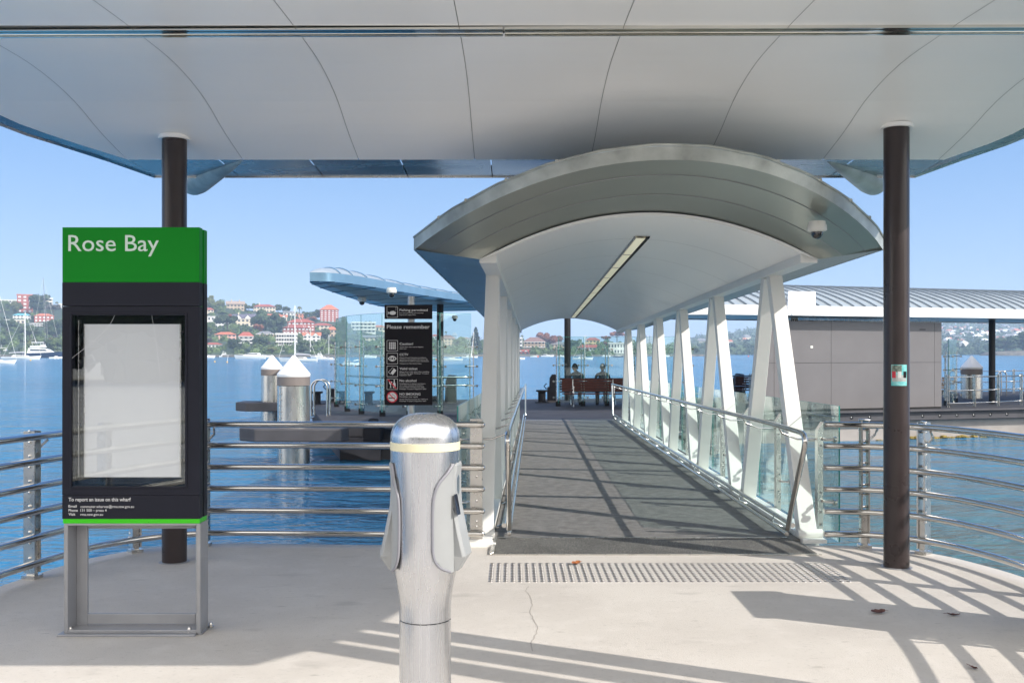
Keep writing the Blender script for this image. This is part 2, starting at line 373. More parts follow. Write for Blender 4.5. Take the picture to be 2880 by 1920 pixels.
# outline of the wharf platform (plan), far edge then round the right side
EDGE_R = [(-1.02, 7.86), (1.0, 7.87), (2.42, 7.84), (2.78, 7.80), (3.02, 7.68), (3.19, 7.50), (3.32, 7.24), (3.46, 6.72), (3.52, 5.9), (3.50, 5.0), (3.36, 4.1), (3.1, 3.2), (2.75, 2.3), (2.4, 1.5)]
EDGE_L = [(-1.02, 7.86), (-2.2, 7.92), (-2.55, 7.88), (-2.82, 7.73), (-3.03, 7.48), (-3.17, 7.2), (-3.33, 6.48), (-3.42, 5.8), (-3.45, 5.0), (-3.36, 4.1), (-3.1, 3.2), (-2.75, 2.3), (-2.4, 1.5)]
poly = [(2.4, -25), (2.4, 1.5)] + EDGE_R[::-1][1:] + EDGE_L[1:] + [(-2.4, -25)]
sm = lambda L_, n=6: [(p.x, p.y) for p in spline([(x, y, 0) for x, y in L_], n)]
poly = [(2.4, -25)] + sm(EDGE_R[2:])[::-1] + [(-1.02, 7.86)] + sm(EDGE_L[1:]) + [(-2.4, -25)]
b = MB(); b.prism(poly, -0.42, 0.0)
deck = tag(b.build('pavement', concrete, bevel=.008), kind='structure')
# crack and small litter
b = MB(); pts = []; x0, y0 = fl(1487, 1648).x, fl(1487, 1648).y
tr = [(1487, 1648), (1478, 1660), (1492, 1676), (1498, 1700), (1490, 1722), (1503, 1745), (1512, 1765), (1506, 1785), (1494, 1806), (1498, 1830)]
P = [fl(*p) for p in tr]
o = 0
for a, c in zip(P, P[1:]):
    for k in range(3):
        p = a.lerp(c, k / 3) + Vector((random.uniform(-.006, .006), 0, 0)); q = a.lerp(c, (k + 1) / 3)
        b.add([(p.x - .0022, p.y, .0012), (p.x + .0022, p.y, .0012), (q.x + .0022, q.y, .0012), (q.x - .0022, q.y, .0012)], [(0, 1, 2, 3)])
b.build('crack', crackm, deck)
def leaf(px, py, s, m, label, rot):
    p = fl(px, py); bb = MB(); n = 7; rows = []
    for j in (-1, 0, 1):
        row = []
        for i in range(n):
            t = i / (n - 1); wd = s * .32 * math.sin(math.pi * (t * .92 + .04)) * (1 + .25 * math.sin(t * 17))
            x = (t - .5) * s; y = j * wd
            row.append((p.x + x * math.cos(rot) - y * math.sin(rot), p.y + x * math.sin(rot) + y * math.cos(rot), .004 + .25 * abs(y) + s * .35 * abs(t - .5) ** 1.5 + (0.006 if j == 1 else 0)))
        rows.append(row)
    bb.grid(rows); bb.tube([rows[1][-1], (rows[1][-1][0] + .02 * math.cos(rot), rows[1][-1][1] + .02 * math.sin(rot), .012)], .0015, 5)
    tag(bb.build('fallen_leaf', m, smooth=60, origin=(p.x, p.y, 0)), label, 'leaf', 'fallen leaves on the wharf')
leaf(1620, 1586, .09, leafb, 'orange dry leaf lying on the back edge of the tactile studs', .8)
leaf(2470, 1724, .09, leafd, 'reddish curled leaf in the broad shadow band right of the studs', .2)
leaf(2682, 1731, .07, leafd, 'small dark leaf in the shadow band near the right railing', 2.9)
leaf(2738, 1880, .05, leafd, 'tiny dark leaf near the bottom right of the concrete', 1.9)

# ================================================================== WHARF CANOPY
can = thing('wharf_canopy', 'white curved wharf canopy overhead on dark brown posts', 'canopy', (0, 5.2, 0))
XR = [(2.7, 2.4), (3.2, 3.1), (3.9, 3.55), (4.6, 3.76), (5.2, 3.84), (6.1, 3.82), (6.8, 3.70), (7.2, 3.56), (7.60, 3.30)]
XL = [(2.7, -2.3), (3.2, -3.0), (3.9, -3.5), (4.6, -3.8), (5.2, -3.9), (6.1, -3.8), (6.8, -3.58), (7.2, -3.28), (7.60, -2.93)]
ZC = [(2.7, 2.98), (3.4, 3.12), (4.2, 3.21), (4.9, 3.245), (5.5, 3.27), (6.1, 3.275), (6.65, 3.21), (7.1, 3.09), (7.6, 2.985)]
ys = [2.88 + (7.6 - 2.88) * i / 28 for i in range(29)]
splx = lambda tab: [(p.y, p.x) for p in spline([(x, y, 0) for y, x in tab], 6)]
XRs, XLs = splx(XR), splx(XL); ZCs = [(p.y, p.z) for p in spline([(0, y, z) for y, z in ZC], 6)]
xr = lambda y: lerp_tab(XRs, y); xl = lambda y: lerp_tab(XLs, y); zc = lambda y: lerp_tab(ZCs, y)
b = MB(); x00 = -.285; g = .0022
for k in range(-6, 7):
    xa, xb = x00 + .885 * k + g, x00 + .885 * (k + 1) - g
    for seg in ((2.88, 5.33), (5.47, 7.6)):
        rows = []
        n = 14
        for i in range(n + 1):
            y = seg[0] + (seg[1] - seg[0]) * i / n; l, r = xl(y), xr(y)
            a, c = min(max(xa, l), r), min(max(xb, l), r); rows.append([(a + (c - a) * j / 2, y, zc(y)) for j in range(3)])
        for i in range(n):
            if rows[i][2][0] - rows[i][0][0] > .001 or rows[i + 1][2][0] - rows[i + 1][0][0] > .001: b.grid(rows[i:i + 2])
b.build('ceiling', white, can, smooth=40)
b = MB(); rows = [[(xl(y) + (xr(y) - xl(y)) * j / 12, y, zc(y) + .012) for j in range(13)] for y in ys]; b.grid(rows)
b.build('joint_backing', mat('joint_grey', (.42, .42, .41), .8), can)  # plain grey sheet showing through the panel gaps
# soffit ring and fascia
def ring(y, off):  # outer outline from inner
    return y
inner = [(x, y) for y, x in XRs] ; inner = inner + [(x, y) for y, x in XLs][::-1]
innR = [(xr(y), y, zc(y)) for y in ys]; innL = [(xl(y), y, zc(y)) for y in ys]
def outp(p, side):
    x, y, z = p; t = max(0, (y - 6.6) / 1.0) if y > 6.6 else 0
    ox = side * .10 * (1 - .9 * min(1, max(0, (y - 7.2) / .4)))
    oy = .56 * min(1, max(0, (y - 7.3) / .3)) + .05 * min(1, max(0, (y - 6.5) / 1))
    if y < 3.0: oy = -.03
    return (x + ox + (side * .0), y + oy, z - .012 - (.008 if y > 7.5 else 0))
outR = [outp(p, 1) for p in innR]; outL = [outp(p, -1) for p in innL]
b = MB(); b.grid([innR, outR], True); b.grid([innL, outL])
NX = 9; fx = [innL[-1][0] + (innR[-1][0] - innL[-1][0]) * i / NX for i in range(NX + 1)]; ox = [outL[-1][0] + (outR[-1][0] - outL[-1][0]) * i / NX for i in range(NX + 1)]
for i in range(NX):
    e = .004
    b.add([(fx[i] + e, 7.6, zc(7.6)), (fx[i + 1] - e, 7.6, zc(7.6)), (ox[i + 1] - e, outR[-1][1], outR[-1][2]), (ox[i] + e, outR[-1][1], outR[-1][2])], [(3, 2, 1, 0)])
b.grid([[innL[0], innR[0]], [outL[0], outR[0]]])
b.build('soffit', zinc, can, smooth=40)
# fascia: rim down-turned edge and top roof
loop = outL[::1] + outR[::-1]
b = MB(); up = [(x * 1.004, y, z - .012) for x, y, z in loop]; top = [(x * 1.012, y + (.03 if y > 5 else -.03), z + .10) for x, y, z in loop]
b.grid([up + [up[0]], top + [top[0]]]); b.grid([[(x * .998, y, z) for x, y, z in loop + [loop[0]]], up + [up[0]]]); b.build('fascia', steelb, can, smooth=30)
b = MB(); rows = []
for i, y in enumerate(ys):
    l, r = top[i], top[len(top) - 1 - i]
    rows.append([(l[0] + (r[0] - l[0]) * j / 8, l[1] + (r[1] - l[1]) * j / 8, l[2] + .12 * math.sin(math.pi * j / 8) + .02) for j in range(9)])
b.grid(rows, True); b.build('roof', roofm, can, smooth=40)
# transverse drain / light strip
def ys_strip(x): return 5.40 - .03 * (x / 3)
b = MB()
for (o0, o1, z0, z1) in ((-.062, -.045, -.022, .0), (-.045, -.012, -.010, .0), (-.012, .012, -.018, 0), (.012, .045, -.010, 0), (.045, .062, -.022, 0)):
    for (xa, xb) in ((-3.75, -.05), (-.04, 3.85)):
        b.hexa([(xa, ys_strip(xa) + o0, 3.27 + z0), (xb, ys_strip(xb) + o0, 3.27 + z0), (xb, ys_strip(xb) + o1, 3.27 + z0), (xa, ys_strip(xa) + o1, 3.27 + z0),
                (xa, ys_strip(xa) + o0, 3.29 + z1), (xb, ys_strip(xb) + o0, 3.29 + z1), (xb, ys_strip(xb) + o1, 3.29 + z1), (xa, ys_strip(xa) + o1, 3.29 + z1)])
b.build('ceiling_strip', chrome, can)
def cpost(x, y, r=.0875):
    b = MB(); zt = zc(y) + .02
    b.lathe([(r, 0), (r, zt)], (x, y, 0), 40); p = b.build('post', brown, can, smooth=40)
    b = MB(); b.lathe([(r + .001, zt - .028), (r + .022, zt - .028), (r + .024, zt - .022), (r + .024, zt - .0)], (x, y, 0), 40); b.build('collar', white, p, smooth=40)
    b = MB(); b.lathe([(r + .001, .0), (r + .02, .001), (r + .018, .004), (r + .001, .006)], (x, y, 0), 30); b.build('base_ring', grey, p, smooth=40)
    return p
PL = fl(484, 1583); PR = fl(2529, 1598)
postL = cpost(PL.x, PL.y + .05); postR = cpost(PR.x, PR.y + .05)
cpost(2.70, 3.84); cpost(2.78, 3.55); cpost(2.86, 3.26)
# spouts
def spout(tip, end, r, name):
    tip, end = Vector(tip), Vector(end); d = (end - tip); up = Vector((0, 0, 1)); s_ = d.cross(up).normalized(); rows = []
    for i in range(13):
        t = i / 12; c = tip.lerp(end, t); rr = r * (t ** .8) * (1 if t < .86 else math.sqrt(max(0.0, 1 - ((t - .86) / .15) ** 2)) * .99 + .01)
        rows.append([tuple(c + s_ * (rr * math.cos(a)) - up * (rr * .95 * math.sin(a))) for a in [math.pi * k / 14 for k in range(15)]])
    b = MB(); b.grid(rows); rows2 = [[(x, y, z + .006) for x, y, z in rr_] for rr_ in rows]; b.grid(rows2, True)
    b.build('spout', weath, can, smooth=60)
spout(at(684, 450, 7.6), at(533, 515, 8.65), .145, 'l'); spout(at(2318, 445, 7.6), at(2470, 515, 8.55), .145, 'r')
# teal sticker wrapped round the right post
def post_patch(z0, z1, a0, a1, m, name, rr=.0892, jag=0):
    b = MB(); n = 14; rows = []
    for i in range(5):
        z = z0 + (z1 - z0) * i / 4
        rows.append([(PR.x + rr * math.sin(R(a0 + (a1 - a0) * k / n)), PR.y + .05 - rr * math.cos(R(a0 + (a1 - a0) * k / n)), z + (jag * math.sin(k * 2.3) if i in (0, 4) else 0)) for k in range(n + 1)])
    b.grid(rows); return b
zt_, zb_ = at(0, 1025, PR.y).z, at(0, 1084, PR.y).z
stk = thing('sticker', 'torn teal sticker wrapped round the right canopy post', 'sticker', (PR.x, PR.y - .04, zb_))
post_patch(zb_, zt_, -44, 28, stick, 'backing').build('backing', stick, stk, smooth=50)
post_patch(zb_ + .03 * 1, zb_ + .075, -40, 24, stickg, 'x', .0896, .002).build('lower_panel', stickg, stk, smooth=50)
post_patch(zt_ - .052, zt_ - .004, -42, 2, mat('sticker_dark', (.03, .06, .05), .5, col2=(.25, .3, .25), vs=60), 'x', .0896, .003).build('upper_panel', MATS['sticker_dark'], stk, smooth=50)
for k, (a, cm) in enumerate(((-32, redm), (-8, lettw), (17, black))):
    post_patch(zb_ + .055, zb_ + .10, a - 8, a + 8, cm, 'x', .0900, .003).build('pictogram', cm, stk, smooth=50)

# ================================================================== RAILINGS
RZ = [.955, .79, .622, .455, .283, .108]
def offset_path(pts, o):
    out = []
    for i, p in enumerate(pts):
        a = Vector(pts[max(i - 1, 0)]); c = Vector(pts[min(i + 1, len(pts) - 1)]); d = (c - a).normalized(); out.append((p[0] - d.y * o, p[1] + d.x * o))
    return out
def railing(name, label, path, ends, posts, brk):
    root = thing(name, label, 'railing', (path[0][0], path[0][1], 0), 'stainless railings along the platform edge')
    for z in RZ:
        b = MB(); b.tube([(x, y, z) for x, y in path], .0245, 14)
        p = path[0]; q = path[1]; d = (Vector(p) - Vector(q)).normalized()
        b.lathe([(0.0245, 0), (.022, .008), (.012, .014), (0, .016)], (0, 0, 0), 14) if False else None
        o = b.build('rail', steel, root, smooth=60)
    for (x, y, tx, ty, inn) in posts:     # tangent t, inn = inward normal sign
        t = Vector((tx, ty, 0)).normalized(); nrm = Vector((-t.y, t.x, 0)) * inn
        b = MB(); c = Vector((x, y, 0)) - nrm * .055
        for s_ in (-1, 1):
            b.obox(c + t * s_ * .027 + Vector((0, 0, .515)), t, .006, nrm, .042, .475)
            # pointed top
            for zz in (): pass
        po = b.build('post', steelb, root)
        b = MB(); b.obox(c + Vector((0, 0, .14)), t, .019, nrm, .030, .14)
        b.obox(c + Vector((0, 0, .012)), t, .045, nrm, .05, .012); b.build('foot', steelb, po)
        b = MB()
        for z in RZ: b.lathe([(.013, -.05), (.013, .05)], (c.x, c.y, z), 10, 'x' if abs(t.x) > .7 else 'y')
        for z in [z_ + .035 for z_ in RZ] + [z_ - .04 for z_ in RZ[:-1]]:
            b.lathe([(0, -.047), (.008, -.044), (.010, -.034), (.010, .034), (.008, .044), (0, .047)], (c.x, c.y, z), 8, 'x' if abs(t.x) > .7 else 'y')
        b.build('bolt', steel, po, smooth=40)
        b = MB(); e = Vector((x, y, .945)) ; b.tube([c + Vector((0, 0, .84)) + t * .04, c + t * .075 + Vector((0, 0, .875)), e + t * .085 + Vector((0, 0, -.02))], .009, 8); b.build('bracket', steelb, po, smooth=50)
    return root
pathR = [(2.425, 7.735)] + [(x, y) for x, y in sm([(2.45, 7.735), (2.75, 7.69), (2.98, 7.56), (3.12, 7.40), (3.25, 7.12), (3.37, 6.6), (3.42, 5.8), (3.40, 5.0), (3.26, 4.15), (3.0, 3.25), (2.65, 2.35), (2.3, 1.5), (2.3, 0), (2.3, -6)], 5)]
pathL = [(-.24, 7.735)] + [(x, y) for x, y in sm([(-1.0, 7.735), (-2.15, 7.79), (-2.47, 7.75), (-2.72, 7.61), (-2.92, 7.40), (-3.07, 7.12), (-3.22, 6.45), (-3.32, 5.75), (-3.35, 5.0), (-3.26, 4.15), (-3.0, 3.25), (-2.65, 2.35), (-2.3, 1.5), (-2.3, 0), (-2.3, -6)], 5)]
railing('wharf_railing', 'six-bar polished steel railing right of the gangway', pathR, None,
        [(2.735, 7.69, 1, -.12, -1), (3.06, 7.47, .6, -.75, -1), (3.38, 6.1, .1, -1, -1), (3.36, 4.7, -.1, -1, -1), (2.7, 2.45, -.4, -1, -1)], None)
railing('wharf_railing', 'six-bar polished steel railing left of the gangway, behind the green-topped sign', pathL, None,
        [(-2.41, 7.76, 1, .05, -1), (-2.83, 7.53, .7, .6, -1), (-3.17, 6.68, .2, 1, -1), (-3.35, 5.2, 0, 1, -1), (-3.0, 3.25, -.4, 1, -1)], None)
# end plates of the rails beside the gangway
for sx, lab, xx, inn in ((1, 'flat steel end plate holding the left railing beside the gangway', -.275, -1), ):
    t = thing('rail_end_plate', lab, 'plate', (xx, 7.80, 0))
    b = MB(); b.box(xx - .055, xx + .045, 7.765, 7.79, .03, 1.0); b.build('plate', steelb, t, bevel=.004)
    b = MB(); b.box(xx - .10, xx + .15, 7.74, 7.95, .0, .03); b.prism([(xx - .1, 7.75), (xx + .12, 7.75), (xx + .12, 7.93), (xx - .1, 7.93)], .03, .06); b.build('base', whitecol, t, bevel=.004)
    b = MB()
    for z in RZ: b.lathe([(.0, -.052), (.02, -.048), (.028, -.04), (.028, 0)], (xx, 7.735, z), 16, 'y') if False else b.lathe([(.0, .066), (.014, .062), (.024, .05), (.0258, .0)], (xx, 7.735, z), 16, 'x')
    b.build('rail_cap', steel, t, smooth=50)
    b = MB()
    for z in (.36, .2, .16, .55): b.lathe([(0, -.012), (.009, -.009), (.011, 0)], (xx, 7.765, z), 12, 'y')
    b.build('bolt', steel, t, smooth=50)

# ================================================================== TACTILE STUDS
b = MB()
for i in range(49):
    for j in range(12):
        x = -.142 + .0495 * i; y = 6.60 + .0497 * j
        b.lathe([(.0175, 0), (.0165, .0025), (.012, .005), (0, .0056)], (x, y, 0), 10)
tag(b.build('tactile_studs', studm, smooth=40, origin=(1.05, 6.6, 0)), 'strip of steel tactile warning studs in the concrete before the gangway', 'tactile strip')

# ================================================================== INFORMATION TOTEM (green top)
def px2(px, py, d): return at(px, py, d)
D = 5.34
tot = thing('information_sign', 'tall charcoal information sign with green Rose Bay header and empty display case', 'sign', (at(367, 0, D).x, D, 0))
X = lambda px: (px - 1440) / F * D
Z = lambda py: EYE + (HZ - py) / F * D
xa, xb = X(175), X(561)
# front slab and back slab
z_gt, z_gb, z_j1, z_b, z_l = Z(639), Z(794), Z(861), Z(1458), Z(1471)
xw0, xw1, zw0, zw1 = X(196), X(527), Z(1373), Z(880)
b = MB(); b.box(xa, xb, D, D + .055, z_gb, z_gt); b.box(xa + .004, xb + .002, D + .075, D + .13, z_gb, z_gt - .004); b.build('header', green, tot, bevel=.003)
b = MB()
b.box(xa, xb, D, D + .055, z_j1 + .0015, z_gb - .0005); b.box(xa, xb, D, D + .055, z_b, Z(1392))
b.box(xa, xw0, D, D + .055, Z(1391), z_j1 - .0015); b.box(xw1, xb, D, D + .055, Z(1391), z_j1 - .0015)
b.box(xw0, xw1, D, D + .055, Z(1391), zw0); b.box(xw0, xw1, D, D + .055, zw1, z_j1 - .0015)
b.box(xa + .004, xb + .002, D + .075, D + .13, z_b, z_gb - .0005)
b.build('body', char, tot)
b = MB(); b.box(xa + .01, xb - .008, D + .054, D + .076, z_b, z_gt - .012); b.build('edge_strip', lime, tot)
b = MB(); b.box(xa + .003, xb + .0, D + .002, D + .128, z_l, z_b - .001); b.build('base_strip', lime, tot)
# case
cs = thing('x', None, None, (0, 0, 0)); bpy.data.objects.remove(cs)
b = MB(); b.box(xw0, xw1, D + .045, D + .054, zw0, zw1); case = b.build('display_case', dark, tot)
fr = .012
b = MB()
for (q0, q1, r0, r1) in ((xw0, xw0 + fr, zw0, zw1), (xw1 - fr, xw1, zw0, zw1), (xw0 + fr, xw1 - fr, zw1 - fr, zw1), (xw0 + fr, xw1 - fr, zw0, zw0 + fr)):
    b.box(q0, q1, D - .006, D + .0445, r0, r1)
b.build('case_frame', char, case, bevel=.003)
b = MB(); b.box(X(229), X(232), D + .03, D + .044, Z(1343), Z(911)); b.box(X(500), X(504), D + .03, D + .044, Z(1343), Z(911)); b.box(X(213), X(215), D + .03, D + .044, Z(1343), Z(900))
b.build('inner_trim', steelb, case)
b = MB(); b.box(X(232), X(500), D + .032, D + .044, Z(1343), Z(911)); b.build('poster', poster, case)
b = MB(); b.box(xw0 + fr, xw1 - fr, D + .002, D + .006, zw0 + fr, zw1 - fr); b.build('glass_pane', caseglass, case)
b = MB(); b.lathe([(0, -.004), (.006, -.003), (.006, .002)], (X(514), D + .001, Z(933)), 12, 'y'); b.build('lock', black, case)
# lettering
b = MB(); b.text('Rose Bay', X(192.5), X(447), Z(706), Z(661), D - .0015, bold=.004); b.build('lettering', lett, tot)
b = MB()
def ln(t, x0, x1, yb, yt, bold=.008): b.text(t, X(x0), X(x1), Z(yb), Z(yt), D - .0012, bold=bold)
ln('To report an issue on this wharf', 193, 368, 1408.5, 1398.5, .015)
ln('Email', 193, 216, 1426, 1419, .012); ln('commuter.wharves@rms.nsw.gov.au', 226.5, 377, 1427, 1420)
ln('Phone', 193, 219, 1437.5, 1430.5, .012); ln('131 500 – press 4', 226.5, 300, 1437.5, 1430.5)
ln('Visit', 193, 212, 1448.5, 1441.5, .012); ln('rms.nsw.gov.au', 226.5, 290, 1449, 1442)
b.build('lettering', lettw, tot)
# scratches on the case glass
b = MB()
def scratch(pts, r=.0007): b.tube([Vector((X(x), D + .0015, Z(y))) for x, y in pts], r, 5)
scratch([(323, 884), (316, 900), (308, 914), (290, 934), (262, 960), (230, 985), (210, 1000), (196, 1013)]); scratch([(426, 884), (434, 930), (440, 975), (447, 1030), (450, 1060)], .0005)
b.build('glass_scratch', mat('scratch', (.7, .7, .72), .4), case)
# grey frame stand
zt2 = z_l - .001
b = MB(); y0_, y1_ = D + .004, D + .13
b.box(X(178), X(190), y0_, y1_, .012, zt2); b.box(X(551), X(563), y0_, y1_ + .01, .012, zt2)
b.box(X(190), X(221), y1_ - .02, y1_, .012, zt2 - .012); b.box(X(532), X(551), y1_ - .02, y1_, .012, zt2 - .012)
b.box(X(190), X(551), y0_, y1_, zt2 - .012, zt2); b.box(X(221), X(532), y1_ - .02, y1_, Z(1496), zt2 - .012)
b.box(X(221), X(532), y1_ - .02, y1_, .03, Z(1740))
b.box(X(190), X(551), y0_, y1_ - .02, .012, .028)
fr_ = b.build('stand_frame', grey, tot, bevel=.003)
b = MB(); b.box(X(166), X(552), D - .03, D + .16, 0, .012); b.box(X(552), X(566), D + .01, D + .2, 0, .012); b.build('base_plate', grey, tot, bevel=.003)
for (px, yy) in ((191, D + .03), (529, D + .02), (574, D + .12)):
    b = MB(); xx = X(px); b.lathe([(.017, .012), (.017, .02), (.011, .021), (.011, .034), (.006, .04), (0, .041)], (xx, yy, 0), 8); b.build('anchor_bolt', steelb, tot, smooth=40)

# ================================================================== TICKET READER BOLLARD
bx, by = (1196 - 1440) / F * 3.13, 3.13
rd = thing('ticket_reader_post', 'brushed steel ticket reader post with domed cap and cream band', 'reader post', (bx, by, 0))
ZB = lambda py: EYE + (HZ - py) / F * (by - .1)
k = by / F
rN, rW = 72.5 * k, 97 * k
zs = lambda py: EYE + (HZ - py) / F * by
b = MB(); b.lathe([(rN, 0), (rN, zs(1738))], (bx, by, 0), 64); b.build('lower_tube', bollm, rd, smooth=30)
b = MB(); b.lathe([(rN - .002, zs(1738)), (rN - .002, zs(1735))], (bx, by, 0), 64); b.build('joint_ring', dark, rd, smooth=30)
prof = [(rN, zs(1735)), (rN, zs(1700)), (rN * 1.03, zs(1670)), (rN * 1.10, zs(1640)), (rN * 1.20, zs(1605)), (rN * 1.28, zs(1570)), (rW * .985, zs(1530)), (rW, zs(1490)), (rW, zs(1263))]
b = MB(); b.lathe(prof, (bx, by, 0), 64); b.build('upper_tube', bollm, rd, smooth=40)
b = MB(); b.lathe([(rW + .0006, zs(1263)), (rW + .0016, zs(1262)), (rW + .0016, zs(1241)), (rW + .0006, zs(1240))], (bx, by, 0), 64); b.build('band', yellowb, rd, smooth=40)
zt3, zb3 = zs(1160), zs(1240); hh = zt3 - zb3
prof = [(rW, zb3)] + [(rW * math.cos(a) ** .74, zb3 + .012 + (hh - .012) * math.sin(a)) for a in [R(x) for x in range(0, 90, 6)]] + [(0, zt3)]
b = MB(); b.lathe(prof, (bx, by, 0), 64); b.build('domed_cap', bollm, rd, smooth=60)
# two readers: wedge shaped housings that flare out to each side, facing slightly to the camera on the right one
def reader(side, yaw):
    # profile in (radial out, z) relative to the tube axis; housing straddles the tube
    out = [(rW * .98, zs(1296)), (rW * 1.035, zs(1302)), (rW * .99, zs(1340)), (rW * .955, zs(1372)), (rW * 1.02, zs(1420)), (rW * 1.16, zs(1490)), (rW * 1.30, zs(1552)), (rW * 1.03, zs(1596)), (rW * .92, zs(1588))]
    def place(r, z, t):   # r along the side, t across
        v = Vector((r, t, 0)); v = Vector((v.x * side, v.y, 0)); c, s_ = math.cos(yaw), math.sin(yaw)
        return Vector((bx + v.x * c - v.y * s_, by + v.x * s_ + v.y * c, z))
    hw = [.024, .034, .042, .046, .048, .050, .046, .030, .024]
    rowsF, rowsB, inn = [], [], []
    b = MB(); rows = []
    insf = [.965, .94, .72, .57, .51, .505, .55, .84, .90]
    for (r, z), w_, f_ in zip(out, hw, insf):
        ins = rW * (f_ + (0 if side > 0 else .25 * max(0, (.97 - f_) / .47)))
        fr4 = [ins, ins + (.97 * rW - ins) * .35, ins + (.97 * rW - ins) * .68, .97 * rW]
        tub = lambda q_: math.sqrt(max(.0, (rW + .006) ** 2 - q_ * q_))
        ro_ = max(r, .99 * rW)
        half = [(q_, tub(q_)) for q_ in fr4] + [(ro_ - .008, max(w_, .01)), (ro_, max(w_, .01) * .8)]
        half = [(q_, max(t_, min(w_, tub(fr4[0])) * .9)) if q_ > .6 * rW else (q_, t_) for q_, t_ in half[:4]] + half[4:]
        ring_ = [place(q_, z, -t_) for q_, t_ in half] + [place(q_, z, t_) for q_, t_ in half[::-1]]
        rows.append(ring_)
    b.grid(rows, side > 0); n = len(rows)
    b.add(rows[0], [tuple(range(12))]); b.add(rows[-1], [tuple(range(12))])
    h = b.build('reader', readerm, rd, smooth=35, bevel=.003)
    # rim that follows the tube
    rim = []
    kk = 0 if side > 0 else .25
    for (r, z) in ((rW * .96, zs(1298)), (rW * (.84 + kk * .3), zs(1322)), (rW * (.64 + kk), zs(1350)), (rW * (.53 + kk), zs(1385)), (rW * (.50 + kk), zs(1430)), (rW * (.50 + kk), zs(1500)), (rW * (.52 + kk), zs(1545)), (rW * (.66 + kk * .7), zs(1575)), (rW * (.9 + kk * .1), zs(1593))):
        rim.append(place(r, z, -math.sqrt(max(0.0001, (rW + .005) ** 2 - r * r))))
    b = MB(); b.tube(spline(rim, 5), .0045, 8); b.build('reader_rim', mat('reader_rim', (.20, .20, .225), .4) if 'reader_rim' not in MATS else MATS['reader_rim'], h, smooth=60)
    if side > 0:
        b = MB()
        p = [place(rW * .985, zs(1380), -.05), place(rW * 1.03, zs(1380), -.03), place(rW * 1.13, zs(1436), -.03), place(rW * 1.09, zs(1436), -.055)]
        q = [v + Vector((.001, -.006, .0)) for v in p]; b.add(q, [(0, 1, 2, 3)]); b.build('screen', dark, h)
    return h
reader(1, R(-12)); reader(-1, R(6))

# ================================================================== NOTICE SIGN ON POLE
D2 = 8.05
ns = thing('notice_sign', 'black wharf rules notice with pictograms on a galvanised pole', 'sign', (at(1154, 0, D2).x, D2, -.4))
X2 = lambda px: (px - 1440) / F * D2
Z2 = lambda py: EYE + (HZ - py) / F * D2
b = MB(); b.lathe([(.028, -.4), (.028, Z2(833)), (.02, Z2(831)), (0, Z2(831))], (X2(1155), D2 + .04, 0), 20); b.build('pole', mat('galvanised', (.42, .44, .45), .4, .7, var=.2, vs=20), ns, smooth=40)
b = MB(); b.box(X2(1081.5), X2(1216), D2 - .003, D2 + .003, Z2(897), Z2(857)); p1 = b.build('top_plate', signblk, ns)
b = MB(); b.box(X2(1081.5), X2(1216), D2 - .003, D2 + .003, Z2(1139), Z2(906)); p2 = b.build('main_plate', signblk, ns)
SX = lambda x: X2(1080 + x / 5.229); SZ = lambda y: Z2(850 + y / 5.229)
YT = D2 - .0045
b = MB(); bt = MB()
def frame_(x0, x1, y0, y1, rr=9, th=5, bb=None):
    bb = bb or b
    def rrect(x0, x1, y0, y1, r):
        pts = []
        for cx, cy, a0 in ((x1 - r, y0 + r, -90), (x1 - r, y1 - r, 0), (x0 + r, y1 - r, 90), (x0 + r, y0 + r, 180)):
            for i in range(5): a = R(a0 + 90 * i / 4); pts.append((SX(cx + r * math.cos(a)), YT, SZ(cy + r * math.sin(a))))
        return pts
    o_ = rrect(x0, x1, y0, y1, rr); i_ = rrect(x0 + th, x1 - th, y0 + th, y1 - th, rr - th + 1)
    bb.grid([o_ + [o_[0]], i_ + [i_[0]]])
def disc(cx, cy, r, m=None, ry=None, bb=None, y=YT, n=20):
    bb = bb or b; bb.add([(SX(cx + r * math.cos(2 * math.pi * k / n)), y, SZ(cy + (ry or r) * math.sin(2 * math.pi * k / n))) for k in range(n)], [tuple(range(n))])
def pl(pts, bb=None, y=YT): (bb or b).add([(SX(x), y, SZ(yy)) for x, yy in pts], [tuple(range(len(pts)))])
def tx(t, x0, x1, yb, yt, bold=.01): b.text(t, SX(x0), SX(x1), SZ(yb), SZ(yt), YT, bold=bold * .4)
frame_(42, 204, 62, 224)
disc(128, 156, 48, ry=29); pl([(56, 135), (84, 156), (56, 178), (62, 157)]); pl([(110, 130), (140, 122), (150, 134)]); pl([(170, 150), (180, 145), (176, 160)])
b.tube([(SX(176), YT, SZ(66)), (SX(176), YT, SZ(100)), (SX(182), YT, SZ(115)), (SX(170), YT, SZ(122)), (SX(164), YT, SZ(112))], .0009, 5)
tx('Fishing permitted', 230, 643, 130, 96, .02); tx('Recreational fishing allowed here.', 230, 583, 163, 150); tx('Please fish responsibly.', 230, 472, 190, 177)
b.build('lettering', lettw, p1)
b = MB()
tx('Please remember', 43, 672, 387, 333, .015)
frame_(42, 204, 557, 719)
for i in range(4):
    for j in range(4): disc(84 + i * 26.5, 598 + j * 27, 11.5)
tx('Caution!', 230, 428, 626, 592, .015); tx('Tactile floor tiles may be slippery', 230, 578, 661, 648); tx('when wet.', 230, 333, 687, 674)
frame_(42, 204, 745, 907)
eo = [(57 + 131 * i / 16, 826 - 42 * math.sin(math.pi * i / 16) ** .9) for i in range(17)] + [(188 - 131 * i / 16, 826 + 42 * math.sin(math.pi * i / 16) ** .9) for i in range(1, 16)]
